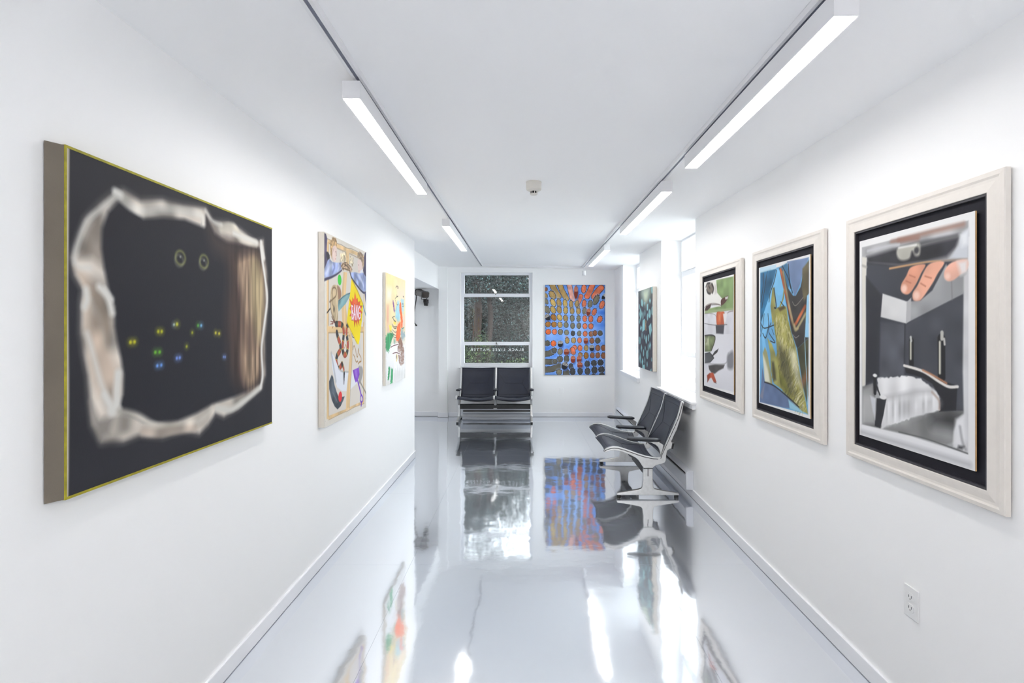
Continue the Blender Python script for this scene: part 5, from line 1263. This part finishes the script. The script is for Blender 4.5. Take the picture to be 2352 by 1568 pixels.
def art_trees():
    A = print_base(120, 180, 360, 0.589, 0.813)
    P, S = A.poly, A.stroke
    P([(0.962,0.96),(0.021,0.984),(0.035,0.022),(0.979,0.009)], (104, 164, 208), soft=0.004, tex=0.05)
    P([(0.986,0.998),(0.615,0.993),(0.615,0.957),(0.962,0.955)], (186, 214, 230), soft=0.005)
    P([(0.962,0.96),(0.609,0.962),(0.678,0.883),(0.742,0.824),(0.807,0.699),(0.962,0.526)], (40, 106, 146), soft=0.008, tex=0.3, noise='mid'); P([(0.944,0.945),(0.742,0.949),(0.807,0.828),(0.944,0.681)], (34, 86, 122), soft=0.05, op=0.7, tex=0.2)
    P([(0.615,0.967),(0.539,0.946),(0.459,0.809),(0.425,0.702),(0.662,0.694),(0.868,0.483),(0.709,0.205),(0.909,0.367),(0.951,0.603),(0.662,0.872)], (122, 188, 230), soft=0.006, tex=0.04)
    P([(0.402,0.992),(0.021,0.982),(0.109,0.92),(0.165,0.83),(0.259,0.754),(0.319,0.83)], (110, 130, 166), soft=0.006, tex=0.06); P([(0.539,0.966),(0.402,0.984),(0.338,0.841),(0.38,0.814),(0.459,0.889)], (52, 104, 140), soft=0.01, tex=0.3); S([(0.495,0.972),(0.38,0.883),(0.338,0.812)], 0.006, (34, 36, 40)); S([(0.38,0.972),(0.352,0.862),(0.302,0.781)], 0.008, (38, 38, 42))
    P([(0.56,0.966),(0.495,0.947),(0.38,0.814),(0.291,0.761),(0.243,0.758),(0.16,0.809),(0.094,0.919),(0.021,0.959),(0.026,0.657),(0.065,0.63),(0.026,0.492),(0.217,0.421),(0.319,0.528),(0.38,0.646),(0.459,0.809)], (60, 57, 56), soft=0.006, tex=0.15)
    P([(0.127,0.922),(0.021,0.966),(0.026,0.767),(0.102,0.715),(0.139,0.801)], (92, 84, 60), soft=0.012, tex=0.2, noise='mid'); P([(0.102,0.64),(0.026,0.712),(0.026,0.584),(0.084,0.593)], (78, 78, 56), soft=0.01, tex=0.2, noise='mid')
    S([(0.524,0.949),(0.451,0.818),(0.38,0.715),(0.302,0.596),(0.259,0.574),(0.178,0.623),(0.084,0.686)], 0.020, (178, 96, 58), soft=0.01, tex=0.2); S([(0.477,0.93),(0.396,0.766),(0.324,0.635),(0.259,0.542),(0.191,0.566),(0.077,0.64)], 0.016, (146, 136, 102), soft=0.01, tex=0.2); S([(0.27,0.571),(0.243,0.547),(0.204,0.552)], 0.016, (176, 160, 120), soft=0.012)
    S([(0.302,0.722),(0.243,0.696),(0.114,0.743)], 0.005, (128, 122, 116)); S([(0.291,0.509),(0.243,0.49),(0.186,0.505)], 0.004, (140, 134, 130))
    # big mossy trunk
    P([(0.69,0.653),(0.615,0.688),(0.495,0.701),(0.414,0.695),(0.38,0.607),(0.319,0.518),(0.243,0.432),(0.201,0.338),(0.16,0.245),(0.094,0.138),(0.035,0.026),(0.127,0.032),(0.243,0.058),(0.38,0.101),(0.524,0.146),(0.628,0.169),(0.709,0.208),(0.662,0.297),(0.597,0.383),(0.615,0.465),(0.662,0.569)], (150, 146, 78), soft=0.008, tex=0.16, noise='mid')
    P([(0.584,0.692),(0.459,0.7),(0.431,0.685),(0.539,0.665)], (92, 78, 44), soft=0.012, tex=0.3)
    rg = random.Random(4)
    ax = [(0.554,0.65),(0.524,0.568),(0.495,0.487),(0.459,0.407),(0.431,0.328),(0.38,0.251),(0.324,0.176),(0.243,0.115),(0.165,0.066)]
    lo = [(0.662,0.652),(0.646,0.569),(0.597,0.475),(0.578,0.383),(0.628,0.278),(0.584,0.198),(0.465,0.145),(0.324,0.103),(0.191,0.058)]
    hi = [(0.408,0.667),(0.38,0.597),(0.313,0.508),(0.243,0.43),(0.201,0.338),(0.16,0.245),(0.124,0.182),(0.084,0.12),(0.045,0.041)]
    for i in range(420):
        k = rg.random() * 7.9; j = int(k); f = k - j
        a = np.array(lo[j]) * (1 - f) + np.array(lo[j + 1]) * f; b = np.array(hi[j]) * (1 - f) + np.array(hi[j + 1]) * f
        q = rg.uniform(0.08, 0.94)
        p = a * (1 - q) + b * q
        sh = 0.35 * k / 8 + q
        col = rg.choice([(206, 198, 140), (186, 178, 104), (222, 218, 190)]) if (q > 0.45 or k < 3) and rg.random() < 0.75 else rg.choice([(104, 100, 56), (80, 76, 50), (128, 122, 62), (150, 140, 74)])
        S([tuple(p), (p[0] + 0.05 * rg.uniform(0.3, 1.3) * (-1 if q > 0.75 and k < 4 else 1) * (0.4 + k / 8), p[1] - rg.uniform(0.025, 0.06))], rg.uniform(0.003, 0.007), col, soft=0.007, smooth=False, w1=0.002, op=0.75)
    P([(0.597,0.455),(0.495,0.436),(0.38,0.35),(0.31,0.236),(0.243,0.125),(0.38,0.142),(0.495,0.224),(0.554,0.322)], (56, 54, 46), soft=0.05, op=0.55, tex=0.16, noise='mid'); P([(0.38,0.409),(0.243,0.413),(0.178,0.263),(0.114,0.146),(0.217,0.204),(0.324,0.303)], (214, 212, 196), soft=0.04, op=0.6, tex=0.16, noise='mid')
    P([(0.569,0.26),(0.436,0.208),(0.352,0.115),(0.495,0.153),(0.615,0.185)], (110, 110, 50), soft=0.03, tex=0.2, noise='mid')
    # slimmer trunks on the far side and bare branches
    P([(0.909,0.367),(0.858,0.418),(0.807,0.376),(0.709,0.205),(0.694,0.153),(0.861,0.166)], (168, 166, 120), soft=0.008, tex=0.16, noise='mid'); P([(0.909,0.367),(0.841,0.31),(0.774,0.227),(0.742,0.166),(0.861,0.166)], (226, 226, 216), soft=0.02, op=0.8); P([(0.807,0.483),(0.709,0.442),(0.64,0.381),(0.578,0.28),(0.524,0.146),(0.662,0.166),(0.726,0.251),(0.742,0.378)], (158, 156, 92), soft=0.008, tex=0.16, noise='mid'); P([(0.709,0.316),(0.662,0.318),(0.615,0.196),(0.678,0.181)], (62, 60, 46), soft=0.02, op=0.8)
    P([(0.694,0.832),(0.652,0.838),(0.615,0.713),(0.69,0.569),(0.735,0.707)], (146, 142, 84), soft=0.006, tex=0.16, noise='mid'); P([(0.652,0.819),(0.569,0.774),(0.459,0.789),(0.477,0.749),(0.554,0.701),(0.631,0.704)], (120, 182, 222), soft=0.006); S([(0.539,0.701),(0.48,0.749),(0.459,0.809)], 0.012, (160, 152, 84), tex=0.3)
    BR = (42, 44, 46)
    for l, w in (([(0.895,0.95),(0.909,0.833),(0.958,0.747)], 0.007), ([(0.807,0.959),(0.868,0.831),(0.927,0.702)], 0.006), ([(0.609,0.951),(0.662,0.872),(0.742,0.803),(0.768,0.74)], 0.008), ([(0.662,0.83),(0.615,0.703),(0.652,0.694)], 0.010), ([(0.958,0.592),(0.875,0.553),(0.662,0.574)], 0.006), ([(0.791,0.655),(0.781,0.569),(0.841,0.483),(0.909,0.515)], 0.007), ([(0.726,0.59),(0.774,0.527),(0.64,0.454),(0.742,0.463)], 0.006), ([(0.875,0.657),(0.909,0.57),(0.962,0.493)], 0.005), ([(0.709,0.548),(0.662,0.506)], 0.004), ([(0.944,0.603),(0.909,0.647)], 0.004), ([(0.524,0.731),(0.459,0.698)], 0.006)):
        S(l, w, BR, soft=0.003)
    # far edge: dark bank, pale strip, blue ground
    P([(0.217,0.421),(0.026,0.492),(0.031,0.144),(0.05,0.087),(0.114,0.183),(0.175,0.32)], (74, 74, 54), soft=0.008, tex=0.2, noise='mid'); P([(0.152,0.227),(0.045,0.308),(0.04,0.235),(0.127,0.182)], (146, 96, 62), soft=0.03, op=0.7)
    P([(0.052,0.75),(0.021,0.762),(0.026,0.494),(0.089,0.495)], (152, 202, 232), soft=0.006); S([(0.089,0.491),(0.074,0.353),(0.05,0.197),(0.045,0.087)], 0.006, (150, 196, 214), soft=0.004)
    P([(0.979,0.006),(0.916,0.263),(0.861,0.166),(0.678,0.151),(0.38,0.097),(0.201,0.043),(0.436,0.02)], (98, 116, 152), soft=0.006, tex=0.08); P([(0.979,0.049),(0.858,0.157),(0.909,0.033)], (126, 130, 150), soft=0.01); S([(0.868,0.162),(0.662,0.151),(0.38,0.097),(0.186,0.052)], 0.008, (38, 38, 42), soft=0.005); P([(0.38,0.083),(0.217,0.049),(0.127,0.03),(0.035,0.022),(0.352,0.025)], (148, 196, 216), soft=0.01)
    return A

def art_horse():
    A = print_base(140, 130, 300, 0.60, 0.815)
    P, S = A.poly, A.stroke
    P([(0.996,1.001),(-0.003,0.986),(0.005,0.026),(0.984,0.009)], (218, 218, 222), soft=0.004, tex=0.04, noise='big')
    P([(0.564,0.992),(0.005,0.984),(0.014,0.708),(0.427,0.698),(0.972,0.7),(0.937,0.737),(0.402,0.751),(0.353,0.813),(0.523,0.874)], (128, 152, 100), soft=0.008, tex=0.16); P([(0.972,0.724),(0.014,0.723),(0.014,0.705),(0.972,0.695)], (150, 165, 124), soft=0.01)
    P([(0.984,0.997),(0.554,0.993),(0.523,0.874),(0.353,0.806),(0.402,0.746),(0.767,0.781),(0.984,0.767)], (224, 222, 218), soft=0.006)
    P([(0.902,0.937),(0.857,0.977),(0.767,0.966),(0.691,0.972),(0.637,0.921),(0.702,0.883),(0.812,0.878),(0.891,0.908)], (120, 110, 100), soft=0.012, smooth=True); K = (44, 38, 38)
    for l, w in (([(0.925,0.953),(0.879,0.979),(0.767,0.977)], 0.02), ([(0.713,0.968),(0.648,0.922),(0.68,0.882)], 0.024), ([(0.902,0.923),(0.857,0.892),(0.767,0.878)], 0.02), ([(0.823,0.954),(0.778,0.93)], 0.016)):
        S(l, w * 0.7, K, soft=0.012)
    P([(0.616,0.961),(0.554,0.944),(0.523,0.874),(0.606,0.865)], (196, 192, 188), soft=0.02); P([(0.392,0.804),(0.286,0.823),(0.165,0.83),(0.202,0.796),(0.324,0.761),(0.392,0.761)], (86, 56, 50), soft=0.006, smooth=True); P([(0.267,0.822),(0.165,0.827),(0.184,0.805),(0.248,0.801)], (196, 196, 194), soft=0.008); P([(0.972,0.735),(0.925,0.768),(0.723,0.784),(0.767,0.746),(0.879,0.724),(0.972,0.724)], (74, 54, 50), soft=0.008)
    S([(0.723,0.773),(0.502,0.768),(0.378,0.754)], 0.005, (80, 72, 70), soft=0.01); S([(0.984,0.753),(0.879,0.778),(0.659,0.784),(0.452,0.766)], 0.004, (120, 110, 106), soft=0.01)
    P([(0.984,0.695),(0.014,0.703),(0.014,0.505),(0.984,0.497)], (208, 208, 214), soft=0.006, tex=0.04); P([(0.538,0.693),(0.402,0.7),(0.281,0.689),(0.286,0.601),(0.329,0.58),(0.528,0.582)], (188, 92, 56), soft=0.008, smooth=True, tex=0.12); P([(0.492,0.684),(0.402,0.687),(0.412,0.615),(0.472,0.616)], (216, 140, 100), soft=0.03, op=0.7); P([(0.574,0.582),(0.286,0.583),(0.315,0.502),(0.554,0.508)], (74, 72, 78), soft=0.014)
    S([(0.984,0.602),(0.767,0.589),(0.528,0.582),(0.202,0.585)], 0.004, (90, 86, 90), soft=0.006); S([(0.984,0.695),(0.767,0.693),(0.58,0.672),(0.528,0.603)], 0.003, (120, 112, 108), soft=0.006); S([(0.234,0.587),(0.258,0.653),(0.165,0.689),(0.023,0.698)], 0.006, (130, 120, 118), soft=0.01); P([(0.329,0.68),(0.188,0.69),(0.248,0.594),(0.296,0.601)], (222, 220, 220), soft=0.012)
    P([(0.984,0.494),(0.014,0.501),(0.005,0.026),(0.984,0.009)], (216, 216, 222), soft=0.01, tex=0.04, noise='big'); P([(0.972,0.484),(0.713,0.491),(0.585,0.481),(0.606,0.426),(0.691,0.368),(0.756,0.336),(0.972,0.329)], (112, 122, 88), soft=0.01, smooth=False, tex=0.25); P([(0.949,0.463),(0.812,0.464),(0.812,0.394),(0.949,0.391)], (186, 190, 158), soft=0.02, op=0.8)
    S([(0.972,0.484),(0.723,0.491),(0.595,0.474),(0.616,0.425),(0.723,0.347)], 0.009, K, soft=0.008); S([(0.879,0.478),(0.925,0.42)], 0.006, K, soft=0.008)
    P([(0.972,0.31),(0.778,0.327),(0.659,0.3),(0.627,0.281),(0.756,0.238),(0.972,0.222)], (92, 94, 96), soft=0.008, tex=0.2); S([(0.972,0.31),(0.778,0.327),(0.637,0.28),(0.767,0.237),(0.972,0.222)], 0.005, (48, 48, 52), soft=0.006, smooth=False); P([(0.723,0.291),(0.606,0.343),(0.472,0.372),(0.513,0.338),(0.659,0.3)], (58, 56, 58), soft=0.006)
    S([(0.972,0.216),(0.606,0.227),(0.234,0.254),(0.165,0.344)], 0.005, (150, 150, 154), soft=0.012); P([(0.193,0.317),(0.12,0.348),(0.023,0.355),(0.023,0.224),(0.174,0.21),(0.202,0.266)], (128, 128, 134), soft=0.03, smooth=True)
    P([(0.834,0.201),(0.606,0.223),(0.277,0.236),(0.315,0.205),(0.472,0.175),(0.606,0.137),(0.723,0.141),(0.812,0.167)], (78, 74, 74), soft=0.012, tex=0.2); P([(0.891,0.105),(0.789,0.134),(0.659,0.145),(0.595,0.102),(0.543,0.065),(0.627,0.054),(0.723,0.094),(0.778,0.087),(0.868,0.041),(0.879,0.077)], (172, 78, 52), soft=0.010, tex=0.2); S([(0.857,0.082),(0.879,0.043)], 0.006, (70, 60, 60)); S([(0.606,0.062),(0.554,0.054)], 0.006, (60, 54, 54))
    return A
# ------------------------------------------------------------------ hang the canvases and framed prints
def scaled(art, w, h):
    art.X *= w / art.w; art.Y *= h / art.h; art.w, art.h = w, h
    return art

def canvas_left(label, art, X, y0, y1, z0, z1, side_mat, back_dy=0.0, back_dz=0.0, tape=False):
    t = thing('painting', label, 'painting', (XL, y0, EYE + z0), group='canvases on the side walls')
    w, h, d = y1 - y0, z1 - z0, X - XL
    scaled(art, w, h)
    s_ = MB()
    a = [(d - 0.001, 0, 0), (d - 0.001, w, 0), (d - 0.001, w, h), (d - 0.001, 0, h)]
    b = [(0.003, -back_dy, -back_dz), (0.003, w + back_dy, -back_dz), (0.003, w + back_dy, h + back_dz), (0.003, -back_dy, h + back_dz)]
    s_.add(a + b, [(4, 5, 1, 0), (5, 6, 2, 1), (6, 7, 3, 2), (7, 4, 0, 3), (7, 6, 5, 4), (0, 1, 2, 3)])
    s_.build('stretcher', side_mat, t)
    link('painted_face', art.mesh('painted_face', M['paint'], (d, 0, 0), (0, 1, 0), (0, 0, 1)), t)
    if tape:
        tb = MB(); q = 0.0055
        tb.box(d - 0.012, d + 0.0012, -0.001, w + 0.001, h - q, h + 0.0015)
        tb.box(d - 0.012, d + 0.0012, -0.001, w + 0.001, -0.0015, q)
        tb.box(d - 0.006, d + 0.0012, -0.001, 0.004, q, h - q)
        o = tb.build('edge_tape', M['olive'], t); o['label'] = 'olive yellow edge tape'
    return t

canvas_left('large dark canvas of a torn hole full of glowing eyes', art_hole(), -1.205, 1.3961, 2.5412, -0.4463, 0.4851, M['linen'], 0.022, 0.005, True)
canvas_left('tall collage canvas with a snake, yellow flag and purple spade', art_collage(), -1.205, 3.2098, 4.0577, -0.5923, 0.5921, M['canvas'])
canvas_left('small loose abstract canvas with orange, green and brown strokes', art_abstract(), -1.217, 4.6778, 5.4586, -0.4952, 0.5062, M['canvas'])

# back wall canvas
ha = art_hands()
bx0, bx1, bz0, bz1 = 0.3535, 1.3519, EYE - 0.7520, EYE + 0.7446
t = thing('painting', 'tall blue canvas covered with rows of hands on the back wall', 'painting', (bx0, YB, bz0))
scaled(ha, bx1 - bx0, bz1 - bz0)
MB().box(0, bx1 - bx0, -0.029, -0.003, 0, bz1 - bz0).build('stretcher', M['canvas'], t)
link('painted_face', ha.mesh('painted_face', M['paint'], (0, -0.030, 0), (1, 0, 0), (0, 0, 1)), t)

# dark canvas on the pier between the side windows
sa_ = art_shards()
y0, y1, z0, z1 = 5.8854, 6.6643, -0.4651, 0.4790
t = thing('painting', 'dark canvas with pale blue shards between the two side windows', 'painting', RW(y0, 0, EYE + z0), RZ, group='canvases on the side walls')
scaled(sa_, y1 - y0, z1 - z0)
MB().box(-0.048, -0.003, 0, y1 - y0, 0, z1 - z0).build('stretcher', M['canvas'], t)
link('painted_face', sa_.mesh('painted_face', M['paint'], (-0.049, 0, 0), (0, 1, 0), (0, 0, 1), True), t)

# framed prints: limewashed frame, black fillet, black backing, floated board
def framed(label, art, pr_, lip, out):
    y0, y1, z0, z1 = out
    t = thing('framed_print', label, 'framed print', RW(y0, 0, EYE + z0), RZ, group='framed prints in a row')
    W, H = y1 - y0, z1 - z0
    ly0, ly1, lz0, lz1 = lip[0] - y0, lip[1] - y0, lip[2] - z0, lip[3] - z0
    # moulding section as rings from the outer back edge to the inner lip: (inset fraction, depth)
    sec = [(0.0, 0.006), (0.0, 0.021), (0.04, 0.024), (0.25, 0.0255), (0.36, 0.0225), (0.5, 0.0222), (0.8, 0.0250), (0.97, 0.0258), (1.0, 0.0245), (1.0, 0.010)]
    v = []
    for f, d in sec:
        a0, a1 = ly0 * f, W + (ly1 - W) * f
        c0, c1 = lz0 * f, H + (lz1 - H) * f
        v += [(-d, a0, c0), (-d, a1, c0), (-d, a1, c1), (-d, a0, c1)]
    names = ('frame_rail', 'frame_stile', 'frame_rail', 'frame_stile')
    for k in range(4):
        m = MB(); vv = []; ff = []
        k2 = (k + 1) % 4
        for i in range(len(sec)):
            vv += [v[4 * i + k], v[4 * i + k2]]
        for i in range(len(sec) - 1):
            ff.append((2 * i, 2 * i + 1, 2 * i + 3, 2 * i + 2))
        n = len(sec)
        ff.append((0, 2 * n - 2, 2 * n - 1, 1))
        ff.append(tuple(2 * i for i in range(n))); ff.append(tuple(2 * i + 1 for i in range(n))[::-1])
        m.add(vv, ff).build(names[k], M['frame'], t)
    q = 0.008
    fb = MB()
    fb.box(-0.0215, -0.010, ly0, ly1, lz1 - q, lz1 + 0.002).box(-0.0215, -0.010, ly0, ly1, lz0 - 0.002, lz0 + q)
    fb.box(-0.0215, -0.010, ly0 - 0.002, ly0 + q, lz0 + q, lz1 - q).box(-0.0215, -0.010, ly1 - q, ly1 + 0.002, lz0 + q, lz1 - q)
    fb.build('fillet', M['fillet'], t)
    MB().box(-0.0095, -0.003, ly0 - 0.01, ly1 + 0.01, lz0 - 0.01, lz1 + 0.01).build('backing_board', M['backing'], t)
    py0, py1, pz0, pz1 = pr_[0] - y0, pr_[1] - y0, pr_[2] - z0, pr_[3] - z0
    MB().box(-0.0235, -0.0185, py0, py1, pz0, pz1).box(-0.0185, -0.0095, py0 + 0.06, py1 - 0.06, pz0 + 0.06, pz1 - 0.06).build('print_board', M['paper'], t)
    scaled(art, py1 - py0, pz1 - pz0)
    link('printed_face', art.mesh('printed_face', M['print'], (-0.024, py0, pz0), (0, 1, 0), (0, 0, 1), True), t)
    return t
framed('framed print of a hand reaching into a grey bedroom, nearest of the row', art_bedroom(), (1.6500, 2.2283, -0.4399, 0.3696), (1.6079, 2.2662, -0.4876, 0.4143), (1.5471, 2.3253, -0.5455, 0.4754))
framed('framed print of mossy tree trunks against blue, middle of the row', art_trees(), (2.6216, 3.2101, -0.4403, 0.3729), (2.5891, 3.2449, -0.4853, 0.4187), (2.5048, 3.3057, -0.5432, 0.4781))
framed('framed print with a green patch and orange cup on white, nearest the window', art_horse(), (3.6045, 4.2192, -0.4425, 0.3758), (3.5713, 4.2641, -0.4892, 0.4240), (3.4781, 4.3307, -0.5513, 0.4710))
